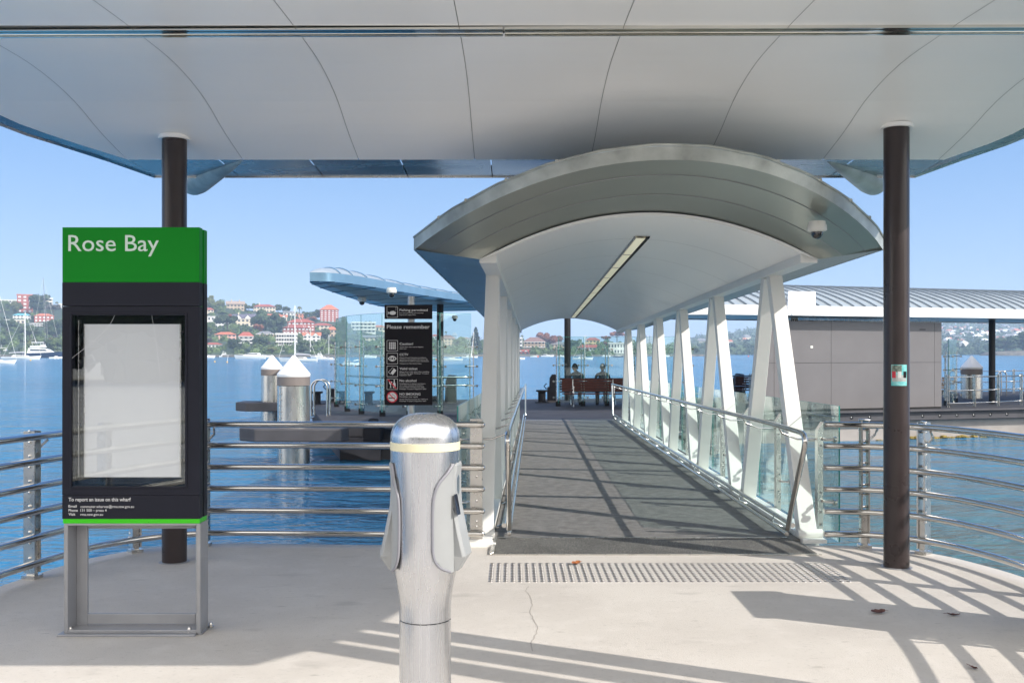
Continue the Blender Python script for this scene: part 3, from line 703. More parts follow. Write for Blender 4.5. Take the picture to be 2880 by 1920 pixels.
ei = [(72 + 101 * i / 16, 826 - 28 * math.sin(math.pi * i / 16)) for i in range(17)] + [(173 - 101 * i / 16, 826 + 28 * math.sin(math.pi * i / 16)) for i in range(1, 16)]
E1 = [(SX(x), YT, SZ(y)) for x, y in eo]; E2 = [(SX(x), YT, SZ(y)) for x, y in ei]; b.grid([E1 + [E1[0]], E2 + [E2[0]]])
n = 20; E3 = [(SX(122 + 27 * math.cos(2 * math.pi * k / n)), YT, SZ(826 + 27 * math.sin(2 * math.pi * k / n))) for k in range(n + 1)]; E4 = [(SX(122 + 15 * math.cos(2 * math.pi * k / n)), YT, SZ(826 + 15 * math.sin(2 * math.pi * k / n))) for k in range(n + 1)]; b.grid([E3, E4])
tx('CCTV', 230, 357, 783, 750, .02)
for i, (t, x1) in enumerate((('Closed Circuit Television surveillance', 622), ('operates at this location 24 hours a day.', 650), ('Please call 131 500 for more information.', 664))): tx(t, 230, x1, 819 + 26 * i, 806 + 26 * i)
tx('Transport for New South Wales.', 230, 556, 906, 893)
frame_(42, 204, 933, 1095)
pl([(97, 1040), (148, 970), (183, 1000), (130, 1067)]); pl([(60, 1025), (128, 957), (140, 965), (134, 968), (127, 963), (67, 1025), (104, 1056), (100, 1060)])
tx('Valid ticket', 230, 494, 990, 956, .02)
for i, (t, x1) in enumerate((('Please carry a valid ticket when travelling.', 666), ('Penalties may apply. Passenger Transport', 662), ('Regulation 2007.', 405))): tx(t, 230, x1, 1025 + 26 * i, 1012 + 26 * i)
frame_(42, 204, 1121, 1283)
pl([(74, 1163), (122, 1163), (118, 1195), (104, 1206), (103, 1246), (116, 1254), (80, 1254), (93, 1246), (93, 1206), (78, 1195)])
pl([(145, 1135), (159, 1135), (159, 1172), (171, 1195), (171, 1256), (134, 1256), (134, 1195), (145, 1172)])
tx('No alcohol', 230, 477, 1166, 1132, .02)
for i, (t, x1) in enumerate((('Drinking from or being in possession', 610), ('of an open container of alcohol is', 580), ('not permitted. Penalties may apply.', 598), ('Passenger Transport Regulation 2007.', 626))): tx(t, 230, x1, 1200 + 26.5 * i, 1187 + 26.5 * i)
disc(122, 1390, 66)
tx('NO SMOKING', 230, 537, 1364, 1330, .02); tx('Penalties may apply', 230, 502, 1394, 1378, .01)
tx('Smoke-free Environment Act 2000 and', 230, 641, 1429, 1416); tx('Passenger Transport Regulation 2007.', 230, 625, 1456, 1443)
b.build('lettering', lettw, p2)
b = MB(); Y5 = YT - .0012
pl([(52, 1138), (68, 1130), (188, 1262), (176, 1274)], y=Y5)
n = 28; A1 = [(SX(122 + 82 * math.cos(2 * math.pi * k / n)), Y5, SZ(1390 + 82 * math.sin(2 * math.pi * k / n))) for k in range(n + 1)]; A2 = [(SX(122 + 68 * math.cos(2 * math.pi * k / n)), Y5, SZ(1390 + 68 * math.sin(2 * math.pi * k / n))) for k in range(n + 1)]; b.grid([A1, A2])
pl([(70, 1346), (80, 1337), (174, 1434), (165, 1443)], y=Y5 - .0008)
b.build('red_mark', redm, p2)
b = MB(); pl([(66, 1398), (160, 1398), (160, 1412), (66, 1412)], y=Y5 + .0004)
b.tube([(SX(120), Y5, SZ(1345)), (SX(128), Y5, SZ(1358)), (SX(146), Y5, SZ(1360)), (SX(152), Y5, SZ(1376)), (SX(170), Y5, SZ(1384)), (SX(172), Y5, SZ(1404))], .0011, 5); b.build('cigarette_mark', signblk, p2)

# ================================================================== things just outside the frame that throw the long shadows
b = MB(); ub = thing('litter_bin', 'grey steel litter bin against the right railing', 'bin', (3.10, 5.26, 0))
b.box(2.97, 3.21, 4.96, 5.55, .04, 1.12); b.build('bin_body', grey, ub, bevel=.01)
b = MB(); b.box(2.95, 3.23, 4.94, 5.57, 1.12, 1.16); b.build('lid', steelb, ub, bevel=.005)

# ================================================================== GANGWAY
G0 = Vector((1.08, 7.98, .02)); GY, GS = .0211, -.0125
def G(u, v, w_): return Vector((G0.x + u + GY * v, G0.y + v, G0.z + w_ + GS * v))
VE = 17.2
gw = thing('gangway', 'covered gangway with white zigzag struts and arched roof sloping down to the pontoon', 'gangway', (1.08, 7.98, 0))
def gbox(b, u0, u1, v0, v1, w0, w1): return b.hexa([G(u0, v0, w0), G(u1, v0, w0), G(u1, v1, w0), G(u0, v1, w0), G(u0, v0, w1), G(u1, v0, w1), G(u1, v1, w1), G(u0, v1, w1)])
b = MB(); gbox(b, -1.23, 1.23, 0, VE, -.10, 0); b.build('deck', deckmat, gw)
b = MB()
b.hexa([Vector(p) for p in ((-.17, 7.46, .003), (2.30, 7.46, .003), (2.30, 7.98, .003), (-.15, 7.98, .003), (-.135, 7.49, .008), (2.24, 7.49, .008), (2.20, 7.965, .034), (-.12, 7.965, .034))])
b.build('threshold_plate', platemat, gw)
b = MB(); b.box(-.17, 2.32, 7.448, 7.462, .0, .009); b.box(-.12, 2.2, 7.966, 7.982, .02, .037)
b.hexa([Vector(p) for p in ((-.175, 7.46, .002), (-.165, 7.46, .002), (-.13, 7.98, .02), (-.15, 7.98, .02), (-.17, 7.46, .014), (-.135, 7.49, .016), (-.12, 7.965, .038), (-.14, 7.98, .038))]); b.build('edge_strip', steelb, gw)
for s in (-1, 1):
    b = MB(); gbox(b, min(s * 1.24, s * 1.40), max(s * 1.24, s * 1.40), .06, VE, -.22, .035); b.build('bottom_chord', whitecol, gw)
    b = MB(); gbox(b, min(s * 1.20, s * 1.335), max(s * 1.20, s * 1.335), -.12, VE + .1, 2.20, 2.30); b.build('eave_beam', whitecol, gw, bevel=.004)
    b = MB(); p = G(s * 1.32, 0, 0); b.box(p.x - .09, p.x + .10, 7.90, 8.2, .0, .03); b.lathe([(.035, -.10), (.035, .10)], (p.x, 8.02, .06), 16, 'x'); b.build('hinge_foot', whitecol, gw, smooth=40)
    for i in range(6):
        va = 1.17 + 2.76 * i
        for e in (-1, 1):
            top = G(s * 1.28, va + e * .10, 2.21); bot = G(s * 1.30, va + e * 1.10, .03)
            b = MB()
            # tapered box strut: 0.13 wide across, 0.11 deep, wider at the foot
            d = (bot - top).normalized(); a = Vector((1, 0, 0)); a = (a - d * a.dot(d)).normalized(); c = d.cross(a)
            P = []
            for q, wa, wc in ((bot, .068, .062), (top, .058, .052)): P += [q - a * wa - c * wc, q + a * wa - c * wc, q + a * wa + c * wc, q - a * wa + c * wc]
            b.hexa(P); b.build('strut', whitecol, gw, bevel=.004)
# ceiling vault with transverse joints
Wc = lambda u: 2.27 + .30 * (1 - (u / 1.2) ** 2)
b = MB(); N = 12; step = 1.44
k = 0; v = -.15
while v < VE:
    v2 = min(v + step, VE + .1)
    rows = [[G(-1.2 + 2.4 * j / 16, vv, Wc(-1.2 + 2.4 * j / 16) + (.0015 * math.sin(math.pi * (vv - v) / step))) for j in range(17)] for vv in [v + .004 + (v2 - v - .008) * i / 4 for i in range(5)]]
    b.grid(rows); v += step
b.build('ceiling', mat('gloss_white', (0.92, 0.905, 0.88), .34, spec=.7), gw, smooth=40)
b = MB(); b.grid([[G(-1.2 + 2.4 * j / 16, vv, Wc(-1.2 + 2.4 * j / 16) + .012) for j in range(17)] for vv in (-.15, VE + .1)]); b.build('joint_backing', MATS['joint_grey'], gw)
# outer roof
fr_u = lambda u: max(0.0, 1 - (u / 1.85) ** 2)
vf = lambda u: -.13 - 1.27 * fr_u(u) ** .92
zo = lambda u: 2.30 + .45 * fr_u(u)
US = [-1.85 + 3.7 * j / 32 for j in range(33)]
b = MB(); th_ = .085
b.grid([[G(u, vf(u), zo(u)) for u in US], [G(u, vf(u) - .012, zo(u) + th_) for u in US]])
b.grid([[G(u, vf(u) + .02, zo(u) + .004) for u in US], [G(u, vf(u), zo(u)) for u in US]])
b.build('front_fascia', weath, gw, smooth=40)
for s in (-1, 1):
    b = MB(); gbox(b, min(s * 1.838, s * 1.852), max(s * 1.838, s * 1.852), vf(1.85), VE + .4, 2.30, 2.385); b.build('side_fascia', zinc, gw)
b = MB()
def inner_pt(u): uu = u * 1.335 / 1.85; return G(uu, -.16, 2.225 + .375 * (1 - (uu / 1.335) ** 2))
rows = []
for i in range(9):
    t = i / 8; rows.append([inner_pt(u).lerp(G(u, vf(u) + .02, zo(u) + .004), t) for u in US])
for (a, c) in ((0, 3), (3, 6), (6, 8)):
    b.grid([[q for q in r_] for r_ in rows[a:c + 1]], True)
b.build('front_soffit', soffitm, gw, smooth=40)
b = MB()
for a in (3, 6): b.tube([p + Vector((0, 0, -.002)) for p in rows[a]], .003, 5)
b.build('soffit_joint', grey, gw)
for s in (-1, 1):
    b = MB(); v = -.15; e = .004
    while v < VE:
        b.add([G(s * 1.335, v + e, 2.235), G(s * 1.84, v + e, 2.302), G(s * 1.84, v + .7 - e, 2.302), G(s * 1.335, v + .7 - e, 2.235)], [(0, 1, 2, 3)]); v += .7
    b.build('side_soffit', soffitm if s > 0 else bluem, gw)
# trim ring round the opening
UI = [-1.335 + 2.67 * j / 28 for j in range(29)]
ri = [G(u * 1.2 / 1.335, -.145, Wc(u * 1.2 / 1.335) - .002) for u in UI]; ro = [G(u, -.17, 2.215 + .375 * (1 - (u / 1.335) ** 2)) for u in UI]
b = MB(); b.grid([ri, ro]); b.build('opening_trim', whitecol, gw, smooth=40)
# roof skin with standing seams, slightly ragged at the front edge
b = MB(); VS = [0, .15, .35, .6, .8, 1.0]
rows = []
for t in VS:
    rows.append([G(u, (vf(u) - .015) + (VE + .4 - vf(u)) * t, zo(u) + th_ + .02 + .03 * min(1, t * 6)) for u in US])
b.grid(rows); b.grid([[G(u, vf(u) - .012, zo(u) + th_) for u in US], [G(u, vf(u) - .02, zo(u) + th_ + .02) for u in US]]); b.build('roof', roofm, gw, smooth=40)
b = MB()
for u0 in (-1.62, -1.4, -1.1, -.75, .75, 1.1, 1.4, 1.62):
    p0 = G(u0, vf(u0) - .03, zo(u0) + th_ + .015); p1 = G(u0, vf(u0) + .9, zo(u0) + th_ + .06); b.tube([p0, p0.lerp(p1, .3) + Vector((0, 0, .015)), p1], [.014, .024, .02], 6)
b.tube([G(u, vf(u) - .018, zo(u) + th_ + .012 + .004 * math.sin(u * 37)) for u in US], .009, 6)
b.build('roof_seam', weath, gw, smooth=40)
# light strip
def strip(u0, u1, v0, v1, dz, m, name, par):
    b = MB(); n = 12
    r0 = [G(u0, v0 + (v1 - v0) * i / n, Wc(u0) - dz) for i in range(n + 1)]; r1 = [G(u1, v0 + (v1 - v0) * i / n, Wc(u1) - dz) for i in range(n + 1)]
    b.grid([r0, r1]); b.grid([[p + Vector((0, 0, dz + .004)) for p in r0], r0]); b.grid([r1, [p + Vector((0, 0, dz + .004)) for p in r1]]); return b.build(name, m, par)
ls = strip(.02, .155, 1.1, 16.5, .012, grey, 'light_housing', gw)
for i in range(11):
    strip(.035, .115, 1.12 + 1.4 * i, 1.12 + 1.4 * i + 1.33, .018, lightm, 'light_cover', ls)
strip(.122, .150, 1.1, 16.5, .016, blackm, 'slot', ls)
# handrails and kick rails
def bend(P, n=6): return spline(P, n)
for s in (-1, 1):
    uh = s * 1.10
    near = [(uh, -.12, .10), (uh, -.26, .32), (uh, -.48, .62), (uh, -.60, .78), (uh, -.61, .85), (uh, -.54, .885), (uh, -.3, .893), (uh, .5, .90)]
    far = [(uh, VE * .5, .90), (uh, VE - .5, .90), (uh, VE + .05, .895), (uh, VE + .12, .86), (uh, VE + .05, .6), (uh, VE - .15, .12)]
    b = MB(); b.tube([G(*p) for p in near[:1]] + [Vector(p) for p in spline([G(*p) for p in near], 5)][1:] + [Vector(p) for p in spline([G(*p) for p in far], 5)], .021, 14); hr = b.build('handrail', steel, gw, smooth=60)
    b = MB(); b.tube([G(s * 1.14, -.12, .13), G(s * 1.14, VE, .13)], .019, 12); b.build('kick_rail', steel, gw, smooth=60)
    b = MB(); b.tube([G(s * 1.10, -.08, .055), G(s * 1.10, VE, .055)], .017, 12)
    vv = .5
    while vv < VE: b.tube([G(s * 1.14, vv, .13), G(s * 1.13, vv, .06), G(s * 1.22, vv, .02)], .006, 6); vv += 1.38
    b.build('kick_rail', steel, gw, smooth=60)
    # glass balustrade: plates, panes, spider arms
    for i in range(13):
        vp = .12 + 1.38 * i
        if vp > VE: break
        b = MB(); b.hexa([G(s * 1.405, vp, .0), G(s * 1.455, vp + .02, .0), G(s * 1.455, vp + .10, .0), G(s * 1.405, vp + .08, .0), G(s * 1.405, vp, .86), G(s * 1.455, vp + .02, .93), G(s * 1.455, vp + .10, .93), G(s * 1.405, vp + .08, .86)])
        p_ = b.build('baluster', steelb, gw)
        b = MB()
        for z in (.30, .80):
            b.tube([G(s * 1.43, vp - .03, z), G(s * 1.43, vp - .12, z), G(s * 1.49, vp - .16, z)], .011, 8); b.lathe([(0, -.012), (.024, -.012), (.024, .012), (0, .012)], tuple(G(s * 1.495, vp - .16, z)), 12, 'x')
            b.lathe([(0, -.02), (.013, -.02), (.013, .02), (0, .02)], tuple(G(s * 1.42, vp - .06, z)), 10, 'y')
        for z in (.1, .2, .36, .74): b.lathe([(0, -.008), (.011, -.006), (.011, .004)], tuple(G(s * 1.43, vp + .01, z)), 10, 'y')
        b.tube([G(s * 1.10, vp + .03, .88), G(s * 1.12, vp + .03, .84), G(s * 1.25, vp + .03, .79), G(s * 1.41, vp + .03, .79)], .008, 8)
        b.build('spider_clamp', steel, p_, smooth=50)
        v0 = -.02 if i == 0 else vp + .10 + .05; v1 = vp + 1.38 + .10 - .0
        v0 = -.12 + 1.38 * i; v1 = v0 + 1.355
        b = MB(); gbox(b, min(s * 1.50, s * 1.512), max(s * 1.50, s * 1.512), v0, min(v1, VE), .0, 1.07); gp = b.build('glass_panel', glass, gw)
        b = MB(); gbox(b, min(s * 1.5005, s * 1.5115), max(s * 1.5005, s * 1.5115), v0 - .0035, v0 - .0005, .0, 1.07); gbox(b, min(s * 1.5005, s * 1.5115), max(s * 1.5005, s * 1.5115), v0, min(v1, VE), 1.0705, 1.0725); b.build('pane_edge', glassedge, gp)
# foot plate and tread strip on the pontoon end
b = MB(); gbox(b, -1.2, 1.2, VE + .03, VE + .55, -.035, -.015); b.build('landing_plate', deckmat, gw)
b = MB()
for i in range(40): gbox(b, -1.17 + i * .06, -1.14 + i * .06, VE + .12, VE + .34, -.014, -.004)
tag(b.build('tactile_studs', studm, origin=(1.4, 25.2, -.2)), 'pale tactile strip across the far end of the gangway', 'tactile strip')

# dome cameras
def dome(px, py, d, r, label, nm='security_camera'):
    p = at(px, py, d); t = thing(nm, label, 'camera', tuple(p), 'dome security cameras')
    b = MB(); b.lathe([(r, .35 * r), (r * 1.03, -.25 * r), (r * .98, -.32 * r), (r * .62, -.45 * r)], tuple(p), 24); b.lathe([(r * .9, .35 * r), (r * .9, .7 * r)], tuple(p), 16); b.build('housing', camwh, t, smooth=40)
    b = MB(); q = p - Vector((0, 0, .45 * r)); b.lathe([(r * .66, .02 * r)] + [(r * .64 * math.cos(a), -r * .15 - r * .62 * math.sin(a)) for a in [R(x) for x in range(0, 91, 15)]], tuple(q), 20); b.build('dome', domeb, t, smooth=60)
    return t
c1 = dome(2298, 641, 7.35, .068, 'white dome camera under the front right of the gangway roof')
dome(1462, 921, 25.2, .09, 'small dark dome camera at the far left end of the gangway ceiling')

# ================================================================== PONTOON
pon_poly = [(-4.5, 23.9), (4.6, 23.9), (6.4, 28.25), (9.03, 29.0), (15.7, 31.0), (30, 35.0), (28, 46), (15.5, 42.5), (8, 38.2), (0, 36.6), (-7.4, 35.7)]
pn = thing('pontoon', 'dark floating ferry pontoon with bolted rubber edge', 'pontoon', (5, 32, WZ))
b = MB(); b.prism(pon_poly, PZ - .12, PZ); b.build('deck', ponmat, pn, bevel=.02)
ins = [(x + (.25 if x < 0 else -.1), y + .18) for x, y in pon_poly]
b = MB(); b.prism([(-4.2, 24.3), (4.4, 24.3), (6.3, 28.6), (9, 29.35), (15.7, 31.35), (30, 35.3), (28, 45.7), (15.5, 42.2), (8, 37.9), (0, 36.3), (-7.1, 35.4)], WZ - .6, PZ - .1); b.build('hull', hullm, pn)
b = MB(); b.hexa([Vector(p) for p in ((5.0, 25.0, WZ - .6), (6.45, 28.32, WZ - .6), (6.5, 30, WZ - .6), (5.0, 27, WZ - .6), (5.0, 25.0, PZ - .3), (6.45, 28.32, PZ - .3), (6.5, 30, PZ - .3), (5.0, 27, PZ - .3))])
L3 = [(6.38, 28.40), (9.0, 29.14), (15.7, 31.14), (30, 35.14)]
for (x0, y0), (x1, y1) in zip(L3, L3[1:]): b.add([(x0, y0, WZ - .6), (x1, y1, WZ - .6), (x1, y1, PZ - .33), (x0, y0, PZ - .33)], [(0, 1, 2, 3)])
b.build('concrete_side', conw, pn)
def edge_fender(pts, z0, z1, off, m=fender, sp=.62):
    for (x0, y0), (x1, y1) in zip(pts, pts[1:]):
        a, c = Vector((x0, y0, 0)), Vector((x1, y1, 0)); d = (c - a).normalized(); n_ = Vector((d.y, -d.x, 0))
        b = MB(); b.beam(a + n_ * off / 2 + Vector((0, 0, (z0 + z1) / 2)), c + n_ * off / 2 + Vector((0, 0, (z0 + z1) / 2)), z1 - z0, off, (0, 0, 1)); fo = b.build('edge_fender', m, pn, bevel=.01)
        b = MB(); L_ = (c - a).length; k = .3
        while k < L_:
            q = a + d * k + n_ * (off + .002); rows = []
            b.add([q + d * (.055 * math.cos(t)) + Vector((0, 0, (z0 + z1) / 2 + .055 * math.sin(t))) + n_ * .004 for t in [R(30 * i) for i in range(12)]], [tuple(range(12))]); k += sp
        bo = b.build('bolt_recess', black, fo)
        b = MB(); k = .3
        while k < L_:
            q = a + d * k + n_ * (off + .012) + Vector((-.012, 0, (z0 + z1) / 2 + .012)); b.add([q + d * (.022 * math.cos(t)) + Vector((0, 0, .022 * math.sin(t))) for t in [R(60 * i) for i in range(6)]], [tuple(range(6))]); k += sp
        b.build('bolt', steelb, fo)
edge_fender([(6.42, 28.24), (9.03, 28.98)], PZ - .30, PZ - .06, .10); edge_fender([(9.03, 28.98), (15.7, 30.98)], PZ - .30, PZ - .06, .10); edge_fender([(15.7, 30.98), (30, 34.98)], PZ - .30, PZ - .06, .10)
edge_fender([(-2.6, 23.88), (4.6, 23.88)], PZ - .28, PZ - .02, .08, mat('fender_dark', (.07, .065, .075), .5, var=.2, vs=2))
b = MB(); b.beam((6.4, 28.1, PZ - .02), (9.03, 28.85, PZ - .02), .05, .2, (0, 0, 1)); b.beam((9.03, 28.85, PZ - .02), (15.7, 30.85, PZ - .02), .05, .2, (0, 0, 1)); b.beam((15.7, 30.85, PZ - .02), (30, 34.85, PZ - .02), .05, .2, (0, 0, 1)); b.build('edge_lip', fender, pn, bevel=.01)
b = MB()
for i in range(160):
    t = random.random() ** .7; x = 10.4 + 7 * t; y = 31.10 + (x - 15.7) * .2985 - .0; s_ = random.uniform(.03, .12)
    b.lathe([(s_, 0), (s_ * .8, s_ * .45), (0, s_ * .6)], (x, y - .02, WZ + random.uniform(-.03, .03)), 6)
b.build('seaweed', weed, pn); pn.children[-1]['kind'] = 'stuff'
# pile guides (dark brackets)
def guide(pile, r, arm_to, name='pile_guide'):
    x, y = pile; b = MB(); z0, z1 = PZ - .30, PZ + .0
    o_ = r + .42
    b.prism([(x - o_ - .35, y - .5), (x - o_ + .1, y - o_ - .1), (x + r + .9, y - o_ - .1), (x + r + 1.0, y - r - .05), (x - r - .06, y - r - .05), (x - r - .1, y + .5), (x - o_ - .35, y + .6)], z0, z1)
    b.prism([(x - r - .1, y + r + .08), (x + r + 1.2, y + r + .08), (x + r + 1.2, y + r + .45), (x - r - .1, y + r + .45)], z0, z1)
    b.build(name, fender, pn, bevel=.03)
def pile(px, d, dia, ztop_py, label, hoops=True):
    x = (px - 1440) / F * d; r = dia / 2; t = thing('mooring_pile', label, 'pile', (x, d, WZ), 'white capped mooring piles')
    zt = EYE + (HZ - ztop_py) / F * d
    b = MB(); zc0 = zt - .58 * dia; b.lathe([(r * 1.0, zc0 - .07), (r * 1.03, zc0 - .04), (r * 1.03, zc0)] + [(r * (1.0 - .9 * k / 6), zc0 + .012 + (zt - zc0) * .93 * k / 6) for k in range(7)] + [(0, zt)], (x, d, 0), 36); b.build('cap', capm, t, smooth=30)
    b = MB(); b.lathe([(r * 1.012, zc0 - .07 - .27 * dia), (r * 1.012, zc0 - .07)], (x, d, 0), 36); b.build('collar', collarm, t, smooth=30)
    b = MB(); b.lathe([(r, WZ - 1.5), (r, zc0 - .08 - .27 * dia)], (x, d, 0), 48); sh = b.build('shaft', pilem, t, smooth=30)
    b = MB(); a = R(-128); cx, cy = x + math.cos(a) * (r + .012), d + math.sin(a) * (r + .012)
    if hoops:
        b.tube([(cx - .02, cy, WZ), (cx - .02, cy, zc0 - .4 * dia)], .008, 6); b.tube([(cx + .03, cy, WZ), (cx + .03, cy, zc0 - .4 * dia)], .008, 6)
        z = WZ + .1
        while z < zc0 - .4 * dia: b.box(cx - .035, cx + .045, cy - .02, cy, z, z + .02); z += .14
        b.build('depth_ladder', steelb, sh)
    return (x, d), r
pA, rA = pile(826, 23.4, .75, 998.5, 'nearest white-capped steel mooring pile, sunlit, behind the left railing')
pB, rB = pile(765, 35.0, .75, 998, 'mooring pile with shaded cap just behind the sunlit near pile', False)
pC, rC = pile(2732.6, 37.6, .76, 999, 'far mooring pile with white cap beyond the right-hand pontoon rails', False)
guide(pA, rA, 0); guide(pB, rB, 0)
b = MB(); x, y = pA
b.fprism([(x + .25, PZ - .30), (x + 2.0, PZ - .30), (x + 2.0, WZ + .05), (x + 1.75, WZ + .05), (x + .45, PZ - .40)], y + .3, y + .42); b.build('gusset', hullm, pn)
b = MB(); b.fprism([(x + 1.65, PZ - .36), (x + 2.05, PZ - .36), (x + 2.05, PZ + .06), (x + 1.65, PZ + .06)], y - .1, y + .5); b.lathe([(.13, PZ + .0), (.13, PZ + .12), (.10, PZ + .16), (0, PZ + .17)], (x + 1.85, y + .2, 0), 14); b.build('fender_block', black, pn)

# pontoon cladded building (right)
A = Vector((7.25, 28.75, PZ)); B_ = Vector((13.25, 30.75, PZ)); dB = (B_ - A).normalized(); nB = Vector((-dB.y, dB.x, 0))
kb = thing('service_building', 'flat grey clad building on the right of the pontoon under the ribbed roof', 'building', tuple(A))
zt = 2.42
b = MB(); A2 = Vector((A.x * 1.115, A.y * 1.115, A.z)); b.hexa([A, B_, B_ + nB * 3.6, A2] + [Vector((q.x, q.y, zt)) for q in (A, B_, B_ + nB * 3.6, A2)]); b.build('wall', blackm, kb)
L_ = (B_ - A).length; cols = [0, .35, 2.3, 4.35, 6.05, L_]
zr = [PZ + .05, PZ + 1.42, 2.43]
for (ca, cb) in zip(cols, cols[1:]):
    for (za, zb2) in zip(zr, zr[1:]):
        e = .005; p = A + dB * (ca + e) - nB * .03; q = A + dB * (cb - e) - nB * .03
        b = MB(); b.hexa([Vector((p.x, p.y, za + e)), Vector((q.x, q.y, za + e)), Vector((q.x, q.y, za + e)) + nB * .028, Vector((p.x, p.y, za + e)) + nB * .028, Vector((p.x, p.y, zb2 - e)), Vector((q.x, q.y, zb2 - e)), Vector((q.x, q.y, zb2 - e)) + nB * .028, Vector((p.x, p.y, zb2 - e)) + nB * .028]); b.build('cladding_panel', wall_g, kb)
b = MB(); sdv = (A2 - A).normalized(); p = A - dB * .03 + sdv * .0
for za, zb2 in zip(zr, zr[1:]): b.hexa([Vector((q.x, q.y, z)) for z in (za, zb2 - .01) for q in (A - dB * .03, A - dB * .002, A2 - dB * .002, A2 - dB * .03)])
b.build('side_cladding', wall_g, kb)
b = MB(); k = .35
while k < L_:
    p = A + dB * k + nB * .1; p.z = 2.43
    for dx in (-.04, 0, .04): b.tube([p, p + Vector((dx, random.uniform(-.03, .03), .13))], .0025, 3, caps=False)
    k += .07
b.build('bird_spikes', steelb, kb)
b = MB(); p = A + dB * 1.62 - nB * .036; b.obox((p.x, p.y, 1.67), dB, .04, nB, .004, .035); b.build('vent_plate', camwh, kb)
b = MB(); p = A + dB * 5.6 - nB * .036; b.obox((p.x, p.y, 2.21), dB, .11, nB, .004, .012); b.build('slot_vent', black, kb)

# ribbed roof on the right
rr_ = thing('pontoon_roof', 'long vaulted grey ribbed roof with white fascia over the grey building', 'roof', (10, 31, PZ))
R0 = Vector((3.2, 26.95, 0)); R1 = Vector((32, 36.45, 0)); dR = (R1 - R0).normalized(); nR = Vector((-dR.y, dR.x, 0)); LR = (R1 - R0).length
def RP(s, t):     # s along, t 0..1 across (0 front eave, 1 back eave)
    wd = 4.4 * min(1, max(.05, (s + .2) / 3.0)) ** .6
    off = 2.2 - wd / 2
    z = 2.84 + (3.56 - 2.84) * math.sin(math.pi * t) ** .85 * min(1, (wd / 4.4))
    p = R0 + dR * s + nR * (off + wd * t); return Vector((p.x, p.y, z))
S_ = [0, .1, .3, .6, 1, 1.5, 2, 2.5, 3] + [3 + (LR - 3) * i / 12 for i in range(1, 13)]
b = MB(); b.grid([[RP(s, t / 16) for t in range(17)] for s in S_], True); b.build('roof_sheet', roofm, rr_, smooth=40)
b = MB(); s = .8
while s < 28:      # slanting seams: back end drifts to the left
    pts = [RP(max(0.05, s - 1.35 * (t / 12)), t / 20 + .0) + Vector((0, 0, .03)) for t in range(13)]
    b.tube(pts, .020, 5); s += .40
b.build('roof_seam', mat('seam_dark', (.14, .17, .20), .5), rr_, smooth=40)
b = MB(); fz0, fz1 = 2.57, 2.85
row0 = [RP(s, 0) for s in S_]; b.grid([[Vector((p.x, p.y - .02, fz1)) for p in row0], [Vector((p.x, p.y - .02, fz0)) for p in row0]]); row1 = [RP(s, 1) for s in S_]
b.grid([[Vector((p.x, p.y + .02, fz1)) for p in row1], [Vector((p.x, p.y + .02, fz0)) for p in row1]]); b.grid([[RP(0, t / 8) * 1 for t in range(9)], [Vector((RP(0, t / 8).x, RP(0, t / 8).y, fz0)) for t in range(9)]])
b.grid([[Vector((p.x, p.y - .02, fz0)) for p in row0], [Vector((p.x, p.y + .35, fz0 + .0)) for p in row0]]); b.build('fascia', whitef, rr_, smooth=40)
b = MB(); b.grid([[Vector((p.x, p.y, fz0 + .03)) for p in [RP(s, t / 4) for t in range(5)]] for s in S_]); b.build('ceiling', soffitm, rr_)
for px, py in ((2790, 1135),):
    p = pf(px, py); b = MB(); b.lathe([(.105, PZ), (.105, 2.62)], (p.x, p.y, 0), 24); b.build('post', mat('post_dark', (.014, .014, .017), .5, spec=.25) if 'post_dark' not in MATS else MATS['post_dark'], rr_, smooth=40)
for s, t in ((6.8, .55), (18.5, .5), (1.9, .5)):
    p = RP(s, t); b = MB(); b.lathe([(.105, PZ), (.105, 2.62)], (p.x, p.y, 0), 24); b.build('post', MATS['post_dark'], rr_, smooth=40)
wb = thing('blank_board', 'blank white board standing on the ribbed roof edge beside the gangway', 'board', tuple(at(2255, 883, 27.9)))
p0, p1 = at(2217, 883, 27.85), at(2294, 883, 28.05)
b = MB(); b.hexa([p0, p1, p1 + Vector((0, .08, 0)), p0 + Vector((0, .08, 0)), Vector((p0.x, p0.y, 3.22)), Vector((p1.x, p1.y, 3.22)), Vector((p1.x, p1.y + .08, 3.22)), Vector((p0.x, p0.y + .08, 3.22))]); b.build('board', capm, wb, bevel=.01)
b = MB(); b.beam(p0 + Vector((0, .2, 0)), p0 + Vector((0, .2, .5)), .03, .03); b.beam(p1 + Vector((0, .2, 0)), p1 + Vector((0, .2, .5)), .03, .03); b.build('bracket', steelb, wb)

# left vaulted roof on the pontoon
lr = thing('pontoon_roof', 'blue-grey shell roof with pointed end over the glass shelter on the left', 'roof', (-3, 29, PZ))
near = [Vector(p) for p in ((-4.62, 22.75, 0), (-4.1, 23.0, 0), (-3.55, 24.4, 0), (-2.75, 27.6, 0), (-1.85, 30.6, 0), (-.6, 34.2, 0), (.8, 38, 0))]
farp = [Vector(p) for p in ((-4.62, 22.75, 0), (-4.78, 23.8, 0), (-4.86, 26.3, 0), (-4.86, 30, 0), (-4.8, 33.5, 0), (-4.6, 36, 0), (-4.0, 40, 0))]
nr, fr2 = spline(near, 5), spline(farp, 5); N = len(nr)
zb_l = [3.12] * N
b = MB(); b.grid([[Vector((nr[i].x + (fr2[i].x - nr[i].x) * j / 6, nr[i].y + (fr2[i].y - nr[i].y) * j / 6, 3.14)) for j in range(7)] for i in range(N)]); b.build('soffit', bluem, lr)
